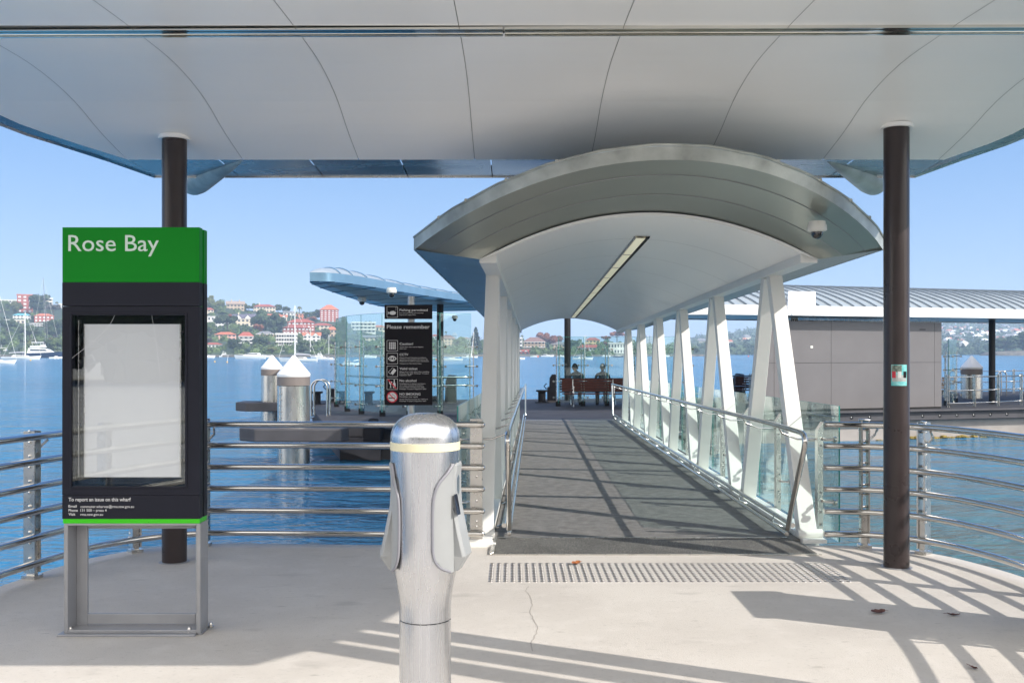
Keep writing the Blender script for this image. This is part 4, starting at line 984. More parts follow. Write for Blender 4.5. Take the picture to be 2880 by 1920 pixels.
def shr(i, k, z):  # shrink towards the middle for the inner ceiling
    m_ = (nr[i] + fr2[i]) / 2; return Vector((m_.x + (nr[i].x - m_.x) * k, m_.y + (nr[i].y - m_.y) * k, z)), Vector((m_.x + (fr2[i].x - m_.x) * k, m_.y + (fr2[i].y - m_.y) * k, z))
b = MB(); rows = []
for i in range(6, N):
    kk = .62 * min(1, math.sqrt(max(0, (i - 6) / 10))); a, c = shr(i, max(.02, kk), 3.132); rows.append([a, (a + c) / 2, c])
b.grid(rows); b.build('ceiling', mat('shell_ceiling', (.30, .34, .34), .5), lr)
b = MB(); fth = .20
b.grid([[Vector((p.x, p.y - .01, 3.14)) for p in nr], [Vector((p.x, p.y - .03, 3.14 + fth)) for p in nr]]); b.grid([[Vector((p.x, p.y, 3.14)) for p in fr2], [Vector((p.x, p.y, 3.14 + fth)) for p in fr2]], True); b.build('fascia', bluem, lr, smooth=40)
b = MB(); rows = []
def shell(i, t):
    rise = .22 * min(1, (i / 8) ** .8); a, c = nr[i], fr2[i]; return Vector((a.x + (c.x - a.x) * t, a.y - .03 + (c.y - a.y) * t, 3.14 + fth + rise * math.sin(math.pi * min(1, t * 1.0)) ** .8))
b.grid([[shell(i, t / 8) for t in range(9)] for i in range(N)], True); b.build('roof_sheet', roofm, lr, smooth=40)
b = MB()
for i in range(6, N, 2): b.tube([shell(i, t / 10) + Vector((0, 0, .008)) for t in range(8)], .018, 5)
b.build('roof_seam', bluem, lr, smooth=40)
b = MB()
for i in range(2, N, 3): b.tube([Vector((nr[i].x, nr[i].y, 3.136)), Vector((fr2[i].x, fr2[i].y, 3.136))], .012, 4)
b.build('soffit_joint', navy, lr)
p = pf(1238, 1134); b = MB(); b.lathe([(.115, PZ), (.115, 3.15)], (p.x, p.y, 0), 24); b.build('post', MATS['post_dark'], lr, smooth=40)
b = MB(); b.lathe([(.115, PZ), (.115, 3.9)], (at(1596, 0, 37.0 - 1.2).x, 35.8, 0), 24); b.build('post', MATS['post_dark'], lr, smooth=40)
dome(1101, 819, 25.3, .13, 'dome camera under the fascia of the left shell roof')
dome(1018, 843, 29.5, .13, 'dome camera on the far edge of the left shell roof')
dome(1279, 893, 33.0, .10, 'small dome camera left of the gangway posts, beside the shelter post')

# ================================================================== ON THE PONTOON
def screen_post(parent, p, ztop, m=steelb, two=True):
    b = MB(); x, y = p
    for dx in ((-.05, .05) if two else (0,)): b.box(x + dx - .012, x + dx + .012, y - .05, y + .05, PZ + .12, ztop)
    po = b.build('screen_post', m, parent)
    b = MB(); b.box(x - .075, x + .075, y - .07, y + .07, PZ, PZ + .16); b.build('foot', black, po)
    b = MB()
    z = PZ + .28
    while z < ztop - .1:
        for s in (-1, 1): b.tube([(x, y - .05, z), (x + s * .10, y - .09, z), (x + s * .15, y - .12, z)], .014, 6); b.lathe([(0, -.012), (.034, -.012), (.034, .012), (0, .012)], (x + s * .15, y - .125, z), 10, 'y')
        z += (ztop - PZ - .45) / 3 - .001
    b.build('spider_clamp', steel, po, smooth=40)
    return po
def glass_run(name, label, cat, pts, ztop, gtop, posts=True, rail=None):
    t = thing(name, label, cat, (pts[0][0], pts[0][1], PZ))
    for (a, c) in zip(pts, pts[1:]):
        a3, c3 = Vector((a[0], a[1], 0)), Vector((c[0], c[1], 0)); d = (c3 - a3).normalized(); e = d * .012
        b = MB(); b.beam(a3 + e + Vector((0, 0, (PZ + .1 + gtop) / 2)), c3 - e + Vector((0, 0, (PZ + .1 + gtop) / 2)), gtop - PZ - .1, .012, (0, 0, 1)); g_ = b.build('glass_pane', glass, t)
        b = MB(); b.beam(a3 + e + Vector((0, 0, gtop + .004)), c3 - e + Vector((0, 0, gtop + .004)), .008, .014, (0, 0, 1)); b.beam(a3 + e * .4 + Vector((0, 0, PZ + .1)), a3 + e * .4 + Vector((0, 0, gtop)), .012, .014); b.build('pane_edge', glassedge, g_)
    if posts:
        for p in pts: screen_post(t, (p[0], p[1] + .13), ztop)
    if rail:
        b = MB(); b.tube([(x, y + .22, PZ + rail) for x, y in pts], .03, 8); b.tube([(x, y + .22, PZ + rail - .22) for x, y in pts], .022, 8); b.build('leaning_rail', steel, t, smooth=50)
    return t
q = lambda px, d: (at(px, 0, d).x, d)
glass_run('glass_shelter', 'curved frameless glass windbreak left of the notice sign', 'glass screen', [q(945, 31.5), q(975, 29.0), q(1015, 27.8), q(1074, 26.9), q(1150, 26.6), q(1237, 26.7), q(1326, 27.2)], PZ + 2.05, PZ + 2.78, True, 1.05)
glass_run('glass_screen', 'glass screen on steel posts behind the slatted bench at the far end of the gangway', 'glass screen', [q(1570, 31.9), q(1640, 31.95), q(1708, 32.0), q(1790, 32.0), q(1860, 31.6), q(1935, 31.0)], PZ + 2.0, PZ + 2.22)
glass_run('glass_screen', 'narrow glass screen at the right end of the grey building', 'glass screen', [q(2668, 32.2), q(2690, 34)], 1.55, 1.95)
# benches
def bench(name, label, px0, px1, d, face, m, frame, pt=None):
    x0, x1 = at(px0, 0, d).x, at(px1, 0, d).x; t = thing(name, label, 'bench', ((x0 + x1) / 2, d, PZ))
    # face=-1 : seat towards the camera ; +1 away
    b = MB()
    for i in range(5): z = PZ + .50 + .082 * i; b.box(x0, x1, d + .02 * i * 0.5 * -face - .012, d + .012 - face * .01 * i, z, z + .062)
    b.build('backrest', m, t, bevel=.004)
    b = MB()
    for i in range(5): y = d + face * (.09 + .085 * i); b.box(x0, x1, y - .034, y + .034, PZ + .42, PZ + .45)
    b.build('seat', m, t, bevel=.004)
    for xx in ([x0 + .35, x1 - .35] if pt is None else pt):
        b = MB(); b.tube([(xx, d, PZ + .88), (xx, d - face * .01, PZ + .46), (xx, d + face * .10, PZ + .40)], .02, 8); b.tube([(xx, d - face * .16, PZ + .02), (xx, d + face * .12, PZ + .40), (xx, d + face * .44, PZ + .40)], .022, 8); b.tube([(xx, d + face * .12, PZ + .38), (xx, d + face * .46, PZ + .02)], .022, 8)
        b.tube([(xx, d, PZ + .66), (xx, d + face * .40, PZ + .66), (xx, d + face * .42, PZ + .42)], .018, 8); b.build('leg', frame, t, smooth=50)
    return t
bench('slatted_bench', 'red-brown slatted bench facing the gangway in front of the glass screen', 1580, 1755, 31.4, -1, wood, steelb)
bench('slatted_bench', 'slatted bench the two people sit on, on the water side of the glass screen', 1575, 1760, 32.5, 1, wood, steelb)
bench('slatted_bench', 'shaded slatted bench seen between the struts before the grey building', 2068, 2160, 34.0, 1, wood, steelb)
bench('wooden_bench', 'pale wooden bench beside the grey building at the right', 2648, 2685, 33.6, 1, woodl, camwh)
# people
def person(label, px, d, hair_m, top_m, leg_m, lean, headturn, arms, glance):
    x = at(px, 0, d).x; root = thing('person', label, 'person', (x, d, PZ)); z0 = PZ
    V, E, RA = [], [], []
    def j(p, r, par=None):
        V.append(Vector(p)); RA.append(r)
        if par is not None: E.append((par, len(V) - 1))
        return len(V) - 1
    pel = j((x, d + .02, z0 + .54), (.155, .13)); ab = j((x, d + .03 + lean * .3, z0 + .72), (.14, .11), pel); ch = j((x, d + .04 + lean * .7, z0 + .92), (.165, .115), ab); sh = j((x, d + .05 + lean, z0 + 1.03), (.11, .08), ch)
    nk = j((x, d + .06 + lean * 1.15, z0 + 1.10), (.055, .055), sh); j((x + headturn * .3, d + .07 + lean * 1.3, z0 + 1.15), (.05, .05), nk)
    for s in (-1, 1):
        a = j((x + s * .19, d + .04 + lean, z0 + 1.0), (.06, .058), sh); e = j((x + s * .24, d + .10 + lean + .05 * arms, z0 + .76), (.046, .046), a); h = j((x + s * .14, d + .34 + lean, z0 + .70 + arms * .1), (.032, .032), e)
        hd = j((x + s * .10, d + .42 + lean, z0 + .71 + arms * .1), (.022, .034), h)
        for k in range(4): f1 = j((x + s * (.075 + .018 * k), d + .47 + lean, z0 + .70 + arms * .1 - .004 * k), (.009, .009), hd); j((x + s * (.07 + .018 * k), d + .505 + lean - .004 * k, z0 + .675 + arms * .1), (.008, .008), f1)
        th = j((x + s * .05, d + .44 + lean, z0 + .725 + arms * .1), (.010, .010), hd)
        hp = j((x + s * .10, d + .10, z0 + .53), (.10, .088), pel); kn = j((x + s * .14, d + .50, z0 + .52), (.068, .064), hp); an = j((x + s * .13, d + .46, z0 + .10), (.046, .048), kn); j((x + s * .15, d + .62, z0 + .04), (.042, .032), an)
    me = bpy.data.meshes.new('body'); me.from_pydata([tuple(v - Vector((x, d, PZ))) for v in V], E, []); o = bpy.data.objects.new('body', me); C.objects.link(o); o.parent = root
    sk = o.modifiers.new('skin', 'SKIN'); sv = me.skin_vertices[0].data
    for i, r in enumerate(RA): sv[i].radius = r; sv[i].use_root = (i == 0)
    ss = o.modifiers.new('sub', 'SUBSURF'); ss.levels = 2; ss.render_levels = 2; me.materials.append(top_m)
    # head: skull, face, nose, ears
    hc = Vector((x + headturn, d + .09 + lean * 1.4, z0 + 1.24)); b = MB(); rows = []
    c_, s_ = math.cos(glance), math.sin(glance)
    for i in range(13):
        ph = math.pi * i / 12; zz = .122 * math.cos(ph); rr = math.sin(ph)
        row = []
        for k in range(21):
            th = 2 * math.pi * k / 20; lx = .076 * rr * math.cos(th); ly = (.098 * rr + (.012 if -.04 < zz < .02 and abs(math.cos(th)) < .16 and math.sin(th) > 0 else 0)) * math.sin(th)
            if zz < -.03: ly *= 1 - (.25 if math.sin(th) < 0 else .02); lx *= .82
            row.append(hc + Vector((lx * c_ - ly * s_, lx * s_ + ly * c_, zz)))
        rows.append(row)
    b.grid(rows)
    for s in (-1, 1): b.lathe([(0, -.012), (.028, -.006), (.028, .006), (0, .012)], tuple(hc + Vector((s * .078 * c_, s * .078 * s_, -.01))), 8, 'x')
    nose = hc + Vector((-s_ * .105, c_ * .105, -.01)); b.add([nose + Vector((0, 0, .03)), nose + Vector((c_ * .014, s_ * .014, -.015)), nose + Vector((-c_ * .014, -s_ * .014, -.015)), nose + Vector((-s_ * .02, c_ * .02, -.01))], [(0, 1, 3), (0, 3, 2), (1, 2, 3)])
    b.tube([(x + headturn * .4, d + .07 + lean * 1.25, z0 + 1.08), hc + Vector((0, -.01, -.06))], .05, 12); hd_ = b.build('head', skin, root, smooth=60)
    b = MB(); rows = []
    for i in range(8):
        ph = math.pi * i / 13; rows.append([hc + Vector((.084 * math.sin(ph) * math.cos(t) * c_ - (.107 * math.sin(ph) * math.sin(t) - .012) * s_, .084 * math.sin(ph) * math.cos(t) * s_ + (.107 * math.sin(ph) * math.sin(t) - .012) * c_, .132 * math.cos(ph) + (-.05 * max(0, -math.sin(t)) * (i / 7)) + .02 * max(0, math.sin(t)) * (i / 7))) for t in [2 * math.pi * k / 20 for k in range(21)]])
    b.grid(rows); b.build('hair', hair_m, root, smooth=60)
    b = MB()
    for s in (-1, 1): b.tube([(x + s * .09, d + .06, z0 + .53), (x + s * .14, d + .50, z0 + .525), (x + s * .132, d + .475, z0 + .3), (x + s * .13, d + .46, z0 + .09)], [.105, .078, .066, .062], 12)
    b.build('trousers', leg_m, root, smooth=60)
    b = MB()
    for s in (-1, 1): b.tube([(x + s * .13, d + .42, z0 + .05), (x + s * .14, d + .55, z0 + .045), (x + s * .15, d + .67, z0 + .03)], [.045, .048, .03], 10)
    b.build('shoes', black, root, smooth=60)
    return root
person('dark-haired person seated left behind the bench, head bowed, in dark clothes', 1622, 32.35, hairm, darkcl, greycl, .06, -.05, 1, 1.0)
person('grey-haired person in dark top seated right behind the bench, looking at the water', 1695, 32.35, greyhair, darkcl, darkcl, .0, 0, 0, .1)
# dark equipment
def cab(name, label, cat, prof, px0, px1, d, th=.5):
    t = thing(name, label, cat, tuple(at((px0 + px1) / 2, 0, d).xy) + (PZ,)); b = MB()
    pts = [((x - 1440) / F * d, EYE + (HZ - y) / F * d) for x, y in prof]; b.fprism(pts, d, d + th); b.build('casing', black, t, bevel=.015)
    x0 = min(p[0] for p in pts); x1 = max(p[0] for p in pts); b = MB(); b.box(x0 - .02, x1 + .02, d - .02, d + th + .02, PZ, PZ + .05); b.build('plinth', hullm, t)
    b = MB(); zc_ = PZ + .45; b.tube([(x0 - .03, d + .1, zc_), (x0 - .12, d + .1, zc_ + .1), (x0 - .03, d + .1, zc_ + .2)], .02, 6); b.build('handle', black, t, smooth=50)
    return t
cab('gangplank_stand', 'black stepped gangplank stand left of the glass screen', 'stand', [(1540, 1131), (1565, 1131), (1565, 1053), (1554, 1053), (1547, 1063), (1546, 1088), (1540, 1090)], 1536, 1565, 34.5)
cab('gangplank_stand', 'tall black gangplank stand behind the notice sign glass', 'stand', [(1251, 1131), (1282, 1131), (1282, 1056), (1260, 1054), (1253, 1072)], 1251, 1282, 34)
cab('storage_box', 'low black storage box beside the curved glass windbreak', 'box', [(918, 1134), (942, 1134), (942, 1094), (921, 1092), (918, 1096)], 918, 942, 34)
cab('storage_box', 'low black box between the notice sign and the shelter post', 'box', [(1214, 1133), (1232, 1133), (1232, 1115), (1214, 1114)], 1214, 1232, 34)
cab('gangplank_stand', 'black gangplank stand seen between the right-hand struts', 'stand', [(2068, 1128), (2093, 1128), (2093, 1052), (2078, 1050), (2069, 1066)], 2068, 2093, 35)
def moor(px, py, d, label):
    p = at(px, 0, d); t = thing('mooring_bollard', label, 'bollard', (p.x, d, PZ), 'black mooring bollards on the pontoon'); b = MB()
    b.lathe([(.17, PZ), (.15, PZ + .03), (.13, PZ + .05), (.13, PZ + .36), (.20, PZ + .38), (.20, PZ + .43), (0, PZ + .44)], (p.x, d, 0), 18); b.build('drum', black, t, smooth=40)
    b = MB(); b.box(p.x - .24, p.x + .24, d - .2, d + .2, PZ, PZ + .02); b.build('base_plate', black, t)
moor(891, 0, 33.0, 'black mooring bollard beside the steel ladder hoops on the left'); moor(1524, 0, 34.3, 'black mooring bollard left of the stepped stand'); moor(1037, 0, 33.0, 'black mooring bollard behind the curved glass windbreak')
def hoops(px0, px1, d, label):
    xa, xb = at(px0, 0, d).x, at(px1, 0, d).x; t = thing('ladder_hoop', label, 'ladder', ((xa + xb) / 2, d, PZ), 'steel ladder handholds')
    for dy in (0, .42):
        r = (xb - xa) / 2 - .02; cx = (xa + xb) / 2; zt = PZ + .98
        pts = [(cx - r, d + dy, PZ)] + [(cx - r * math.cos(a), d + dy, zt - r + r * math.sin(a)) for a in [R(i * 15) for i in range(13)]] + [(cx + r, d + dy, PZ)]
        b = MB(); b.tube(pts, .026, 10); b.build('hoop', steel, t, smooth=60)
    b = MB(); 
    for z in (.3, .05, -.2): b.tube([(xa + .02, d, PZ - z), (xa + .02, d + .42, PZ - z)], .02, 8)
    b.build('rung', steel, t, smooth=60)
hoops(873, 922, 27.0, 'twin steel ladder hoops beside the near white-capped pile'); hoops(2806, 2832, 39.5, 'steel ladder hoop right of the far pile and dark roof post')
# mooring-side small signboard, rope post
b = MB()
# pontoon railings on the right
def prail(name, label, pts, zs_, mid=1):
    t = thing(name, label, 'railing', (pts[0][0], pts[0][1], PZ))
    for z in zs_: b = MB(); b.tube([(x, y, PZ + z) for x, y in pts], .022, 8); b.build('rail', steel, t, smooth=50)
    for x, y in pts:
        b = MB(); b.box(x - .035, x - .02, y - .04, y + .04, PZ, PZ + 1.02); b.box(x + .02, x + .035, y - .04, y + .04, PZ, PZ + 1.02); b.build('post', steelb, t)
    return t
pr1 = [(at(px, 0, d).x, d) for px, d in ((2666, 31.3), (2740, 31.8), (2807, 32.3), (2872, 33.0), (2960, 34))]
prail('pontoon_railing', 'near steel railing with low gate bars right of the grey building', pr1, (.12, .52, .95))
pr2 = [(at(px, 0, d).x, d) for px, d in ((2682, 40.0), (2735, 40.8), (2851, 42.0), (2960, 43))]
prail('pontoon_railing', 'further steel railing at the water edge in front of the far pile', pr2, (.5, .95))
pr3 = [(at(px, 0, d).x, d) for px, d in ((2030, 32.5), (2110, 33), (2200, 33.6))]
prail('pontoon_railing', 'short steel railing seen through the right-hand struts', pr3, (.6, .95))

# ================================================================== HILLSIDES
def tab(T, x): return lerp_tab(T, x)
ET = [(-900, 150), (-200, 145), (0, 132), (100, 122), (175, 128), (300, 130), (575, 134), (620, 136), (690, 116), (780, 112), (850, 104), (900, 88), (955, 84), (1010, 74), (1060, 62), (1120, 46), (1200, 36), (1300, 32), (1450, 30), (1600, 26), (1760, 20), (1900, 12), (2000, 6)]
D0T = [(-900, 524), (1000, 524), (1450, 611), (2000, 640)]
DT = 900.0
def hill_d(px, e):
    d0 = tab(D0T, px); e0 = -2.62 * F / d0; E = tab(ET, px); t = (e - e0) / (E - e0); return d0 + (DT - d0) * min(1.0, max(0.0, t))
def hill_p(px, e, lift=0):
    d = hill_d(px, e); return Vector(((px - 1440) / F * d, d, EYE + e / F * d + lift))
rows = []
for i in range(15):
    t = i / 12; row = []
    for px in range(-900, 2001, 50):
        d0 = tab(D0T, px); e0 = -2.62 * F / d0; E = tab(ET, px)
        if i == 0: d = d0 - 1; z = WZ - .4
        else:
            t2 = (i - 1) / 11; d = d0 + (DT - d0) * min(t2, 1); e = e0 + (E - e0) * min(t2, 1); z = EYE + e / F * d + .6
            if i > 12: d = DT + 160 * (i - 12); z = z - 14 * (i - 12)
        row.append(((px - 1440) / F * d, d, z))
    rows.append(row)
hillm = mat('hill_green', (0.055, 0.085, 0.035), .9, col2=(.018, .032, .018), vs=.12, detail=8, bump=.5, bs=.4)
b = MB(); b.grid(rows, True); tag(b.build('hills', hillm, smooth=60), kind='structure')
# sea wall / shore strip
b = MB(); 
for px in range(-900, 1990, 30):
    d = tab(D0T, px) - 1.5; d2 = tab(D0T, px + 30) - 1.5; p, q_ = ((px - 1440) / F * d, d), ((px + 30 - 1440) / F * d2, d2)
    b.hexa([(p[0], p[1], WZ - .5), (q_[0], q_[1], WZ - .5), (q_[0], q_[1] + 3, WZ - .5), (p[0], p[1] + 3, WZ - .5), (p[0], p[1], WZ + .9), (q_[0], q_[1], WZ + .9), (q_[0], q_[1] + 3, WZ + 1.2), (p[0], p[1] + 3, WZ + 1.2)])
tag(b.build('shore', mat('shore_stone', (.13, .12, .10), .9, var=.4, vs=.3)), kind='structure')

wm = {n: mat('wall_' + n, c, .75, var=.06, vs=.5) for n, c in dict(white=(.64, .64, .62), cream=(.58, .51, .40), tan=(.46, .36, .26), pink=(.60, .36, .30), brick=(.33, .085, .06), dbrick=(.24, .075, .06), grey=(.40, .41, .43), yellow=(.66, .47, .22), orange=(.55, .20, .11)).items()}
rm = {n: mat('tile_' + n, c, .7, var=.15, vs=.8) for n, c in dict(red=(.33, .085, .055), orange=(.46, .15, .08), brown=(.20, .12, .10), grey=(.20, .20, .21), purple=(.12, .11, .15), teal=(.12, .42, .52), white=(.7, .7, .7), tan=(.33, .25, .20)).items()}
winw = mat('window_white', (.62, .64, .66), .3); wind = mat('window_dark', (.05, .06, .075), .15)
WINM = {}
RECTS = []
def house(px, by_, wpx, hpx, st, wall, roof, rt, label, nw, win='d', yaw=0.0, cat='house', chim=0, balc=0, name=None, dep=.6, porch=0):
    e = HZ - by_; p = hill_p(px, e); d = p.y; s = d / F; W, H = wpx * s, hpx * s
    t = thing(name or 'house', label, cat, tuple(p)); ORG[t] = Vector((0, 0, 0)); t.rotation_euler = (0, 0, -math.atan2(p.x, p.y) + yaw)
    D_ = max(5, W * dep); rh = {'hip': .30, 'gable': .34, 'flat': .04, 'gables': .36}[rt] * H; wh = H - rh
    RECTS.append((px - wpx / 2, px + wpx / 2, by_ - hpx, by_, d))
    x0, x1 = -W / 2, W / 2
    b = MB(); b.box(x0, x1, 0, D_, -12, wh); b.build('wall', wm[wall], t)
    o = .03 * W + .25; b = MB()
    if rt == 'flat': b.box(x0 - o * .6, x1 + o * .6, -o * .6, D_ + o * .6, wh, wh + rh + .25)
    elif rt == 'hip':
        r_ = min(D_, W) * .48; zr_ = wh + rh
        b.add([(x0 - o, -o, wh), (x1 + o, -o, wh), (x1 + o, D_ + o, wh), (x0 - o, D_ + o, wh), (x0 + r_, D_ / 2, zr_), (x1 - r_, D_ / 2, zr_)], [(0, 1, 5, 4), (1, 2, 5), (2, 3, 4, 5), (3, 0, 4), (3, 2, 1, 0)])
    elif rt == 'gable':
        b.add([(x0 - o, -o, wh), (x1 + o, -o, wh), (x1 + o, D_ + o, wh), (x0 - o, D_ + o, wh), (x0 - o, D_ / 2, wh + rh), (x1 + o, D_ / 2, wh + rh)], [(0, 1, 5, 4), (1, 2, 5), (2, 3, 4, 5), (3, 0, 4), (3, 2, 1, 0)])
    else:
        b.add([(x0 - o, -o * 0, wh), (x1 + o, 0, wh), (x1 + o, D_ + o, wh), (x0 - o, D_ + o, wh), (x0 - o, D_ / 2, wh + rh), (x1 + o, D_ / 2, wh + rh)], [(0, 1, 5, 4), (1, 2, 5), (2, 3, 4, 5), (3, 0, 4), (3, 2, 1, 0)])
        for cx in (x0 + W * .27, x0 + W * .72):
            g_ = W * .2; b.add([(cx - g_, -.6, wh - .2), (cx, -.6, wh + rh * .95), (cx + g_, -.6, wh - .2), (cx - g_, D_ / 2, wh), (cx, D_ / 2, wh + rh * .95), (cx + g_, D_ / 2, wh)], [(0, 1, 4, 3), (1, 2, 5, 4)])
    ro = b.build('roof', rm[roof], t)
    if rt == 'gables':
        b = MB()
        for cx in (x0 + W * .27, x0 + W * .72): g_ = W * .17; b.add([(cx - g_, -.4, wh - .1), (cx + g_, -.4, wh - .1), (cx, -.4, wh + rh * .80)], [(0, 1, 2)])
        b.build('gable_wall', wm['white'], t)
    for k in range(chim):
        b = MB(); cx = x0 + W * (.25 + .45 * k); b.box(cx, cx + .9, D_ * .3, D_ * .3 + .9, wh, wh + rh + 1.3); b.build('chimney', wm[wall], ro)
    ww, hw_ = W / nw * .52, wh / st * .5
    key = (round(ww, 1), round(hw_, 1), win)
    if key not in WINM:
        b = MB(); b.box(-ww / 2, ww / 2, -.12, .1, 0, hw_); o_ = b.build('window', winw if win == 'w' else wind, t); WINM[key] = o_.data; bpy.data.objects.remove(o_)
    for r_ in range(st):
        for c_ in range(nw):
            o_ = bpy.data.objects.new('window', WINM[key]); C.objects.link(o_); o_.parent = t; o_.location = (x0 + W * (c_ + .5) / nw, 0, wh * r_ / st + wh / st * .28)
    # windows on the sunny right side too
    for r_ in range(st):
        o_ = bpy.data.objects.new('window', WINM[key]); C.objects.link(o_); o_.parent = t; o_.rotation_euler = (0, 0, R(90)); o_.location = (x1, D_ * .4, wh * r_ / st + wh / st * .28)
    for k in range(balc):
        z = wh * (k + .96) / (balc) ; b = MB(); b.box(x0 - .3, x1 + .3, -1.6, -.0, z - .35, z); b.build('balcony', wm['white'], t)
    if porch:
        b = MB(); b.box(x0, x1, -2.5, -.02, -.1, .12 * wh); b.build('terrace', wm['white'], t)
    return t
H_ = house
# left of the totem
H_(24, 862, 52, 19, 2, 'white', 'white', 'flat', 'white flat-roofed block on the ridge at the far left edge', 6, cat='building')
H_(70, 880, 40, 52, 5, 'brick', 'orange', 'flat', 'red brick tower block on the ridge at the left', 3, 'w', cat='building', name='apartment_block', balc=0)
H_(116, 866, 58, 28, 3, 'cream', 'white', 'flat', 'cream balconied wing right of the red brick tower on the ridge', 5, cat='building', name='apartment_block', balc=3)
H_(62, 898, 46, 17, 2, 'white', 'teal', 'hip', 'white house with turquoise roof below the red brick tower', 5)
H_(40, 911, 54, 12, 1, 'cream', 'white', 'flat', 'low cream terrace below the turquoise-roofed house', 5)
H_(124, 906, 50, 25, 2, 'brick', 'orange', 'hip', 'two-storey red brick house with orange hip roof at the left', 5, 'w', cat='house')
H_(112, 921, 46, 12, 2, 'white', 'grey', 'flat', 'white terraced flats below the red brick house with orange roof', 6, cat='building', balc=2)
H_(172, 868, 14, 14, 1, 'white', 'white', 'flat', 'small white house hard against the left side of the sign', 2)
# between totem and glass shelter
H_(588, 885, 26, 20, 2, 'cream', 'red', 'hip', 'small cream house with red roof just right of the sign', 3)
H_(662, 873, 48, 27, 2, 'tan', 'tan', 'gable', 'tan gabled mansion on the ridge top', 5, chim=2)
H_(744, 879, 60, 24, 2, 'cream', 'red', 'hip', 'long cream house with red hip roof on the ridge', 7, chim=1)
H_(608, 914, 66, 24, 2, 'white', 'white', 'flat', 'long white modern house below the small red-roofed one', 7, cat='house', porch=1)
H_(632, 921, 54, 22, 2, 'white', 'grey', 'hip', 'white house with shallow grey roof under the long white modern house', 6)
H_(684, 919, 56, 36, 2, 'cream', 'purple', 'gables', 'cream house with steep slate-purple twin gables', 5, chim=1)
H_(716, 906, 44, 24, 2, 'white', 'purple', 'gables', 'white house with slate gables behind the cream twin-gabled one', 4)
H_(763, 902, 46, 20, 1, 'cream', 'orange', 'gable', 'cottage with bright orange roof near the ridge', 4)
H_(792, 903, 30, 18, 1, 'cream', 'orange', 'gables', 'small cream house with twin orange gables beside the orange-roofed cottage', 3)
H_(812, 888, 30, 14, 1, 'white', 'grey', 'gable', 'pale house with grey gable roof near the ridge palms', 3)
H_(846, 897, 27, 15, 2, 'orange', 'tan', 'flat', 'terracotta rendered house above the big red brick flats', 3)
H_(634, 957, 58, 24, 2, 'pink', 'orange', 'hip', 'pink house with orange roof low on the hillside', 5)
H_(692, 973, 40, 40, 3, 'white', 'red', 'hip', 'narrow white three-storey house with balconies and dull red roof', 3, balc=3)
H_(746, 956, 48, 25, 2, 'yellow', 'grey', 'hip', 'sand-yellow flats between the narrow white house and the white glazed block', 5, balc=2)
H_(847, 931, 74, 35, 3, 'brick', 'red', 'hip', 'upper red brick apartment house with red hip roof', 7, 'w', cat='building', name='apartment_block')
H_(832, 940, 72, 26, 2, 'dbrick', 'red', 'hip', 'lower dark red brick apartment house in front of the upper one', 7, 'w', cat='building', name='apartment_block')
H_(806, 981, 58, 43, 4, 'white', 'white', 'flat', 'white four-storey glazed block by the moorings', 8, cat='building', name='apartment_block', balc=4)
H_(782, 972, 12, 32, 3, 'pink', 'tan', 'flat', 'pinkish side wing of the white glazed block', 1, cat='building')
H_(877, 961, 48, 27, 2, 'white', 'orange', 'gables', 'white chalet with two orange gables above the moorings', 4)
H_(926, 906, 51, 50, 6, 'brick', 'orange', 'hip', 'seven-storey red brick tower with orange hip roof on the skyline', 5, 'w', cat='building', name='apartment_tower', dep=.8)
H_(906, 930, 56, 22, 2, 'cream', 'red', 'hip', 'cream villa with red roof below the red brick tower on the skyline', 5)
H_(934, 948, 28, 30, 2, 'tan', 'orange', 'hip', 'tan house with orange roof at the left edge of the glass windbreak', 3)
H_(600, 981, 48, 18, 1, 'white', 'red', 'hip', 'low white boathouse with red-brown roof by the water', 5, cat='boathouse')
H_(1022, 936, 68, 30, 3, 'white', 'white', 'flat', 'white stepped flats seen through the curved glass windbreak', 6, cat='building', name='apartment_block', balc=3)
H_(1066, 932, 36, 18, 1, 'cream', 'orange', 'hip', 'cream house with orange roof seen beside the notice sign', 4)
H_(1045, 962, 60, 20, 2, 'cream', 'grey', 'gable', 'pale house with grey roof low down behind the windbreak', 5)
H_(1226, 956, 26, 16, 1, 'white', 'red', 'hip', 'white house with red roof just right of the notice sign', 3)
H_(1259, 974, 40, 32, 3, 'tan', 'brown', 'hip', 'tan brick house with arched ground floor right of the notice sign', 4)
H_(1306, 962, 34, 14, 1, 'white', 'brown', 'hip', 'low white house with brown roof left of the gangway struts', 4)
H_(1461, 982, 16, 32, 3, 'white', 'white', 'flat', 'white balconied house at the left edge of the gangway opening', 2, balc=3)
H_(1503, 989, 60, 41, 3, 'tan', 'brown', 'hip', 'large tan house with wide brown hip roof seen through the gangway', 6, balc=2)
H_(1472, 997, 34, 14, 1, 'brick', 'red', 'gables', 'dark red twin-gabled boat shed at the waterline in the gangway opening', 3, cat='boat shed')
H_(1570, 986, 40, 26, 2, 'tan', 'grey', 'hip', 'tan house with grey roof left of the round shelter post', 4)
H_(1667, 973, 40, 24, 2, 'yellow', 'red', 'hip', 'yellow house with red hip roof above the seated people', 4)
H_(1651, 993, 52, 24, 2, 'white', 'red', 'gable', 'white house with red gable roof below the yellow house', 5)
H_(1735, 996, 50, 32, 2, 'white', 'white', 'flat', 'white modern waterfront house at the right of the gangway opening', 6, porch=1)
H_(1860, 985, 34, 14, 1, 'white', 'grey', 'hip', 'small white house between the middle right-hand struts', 3)
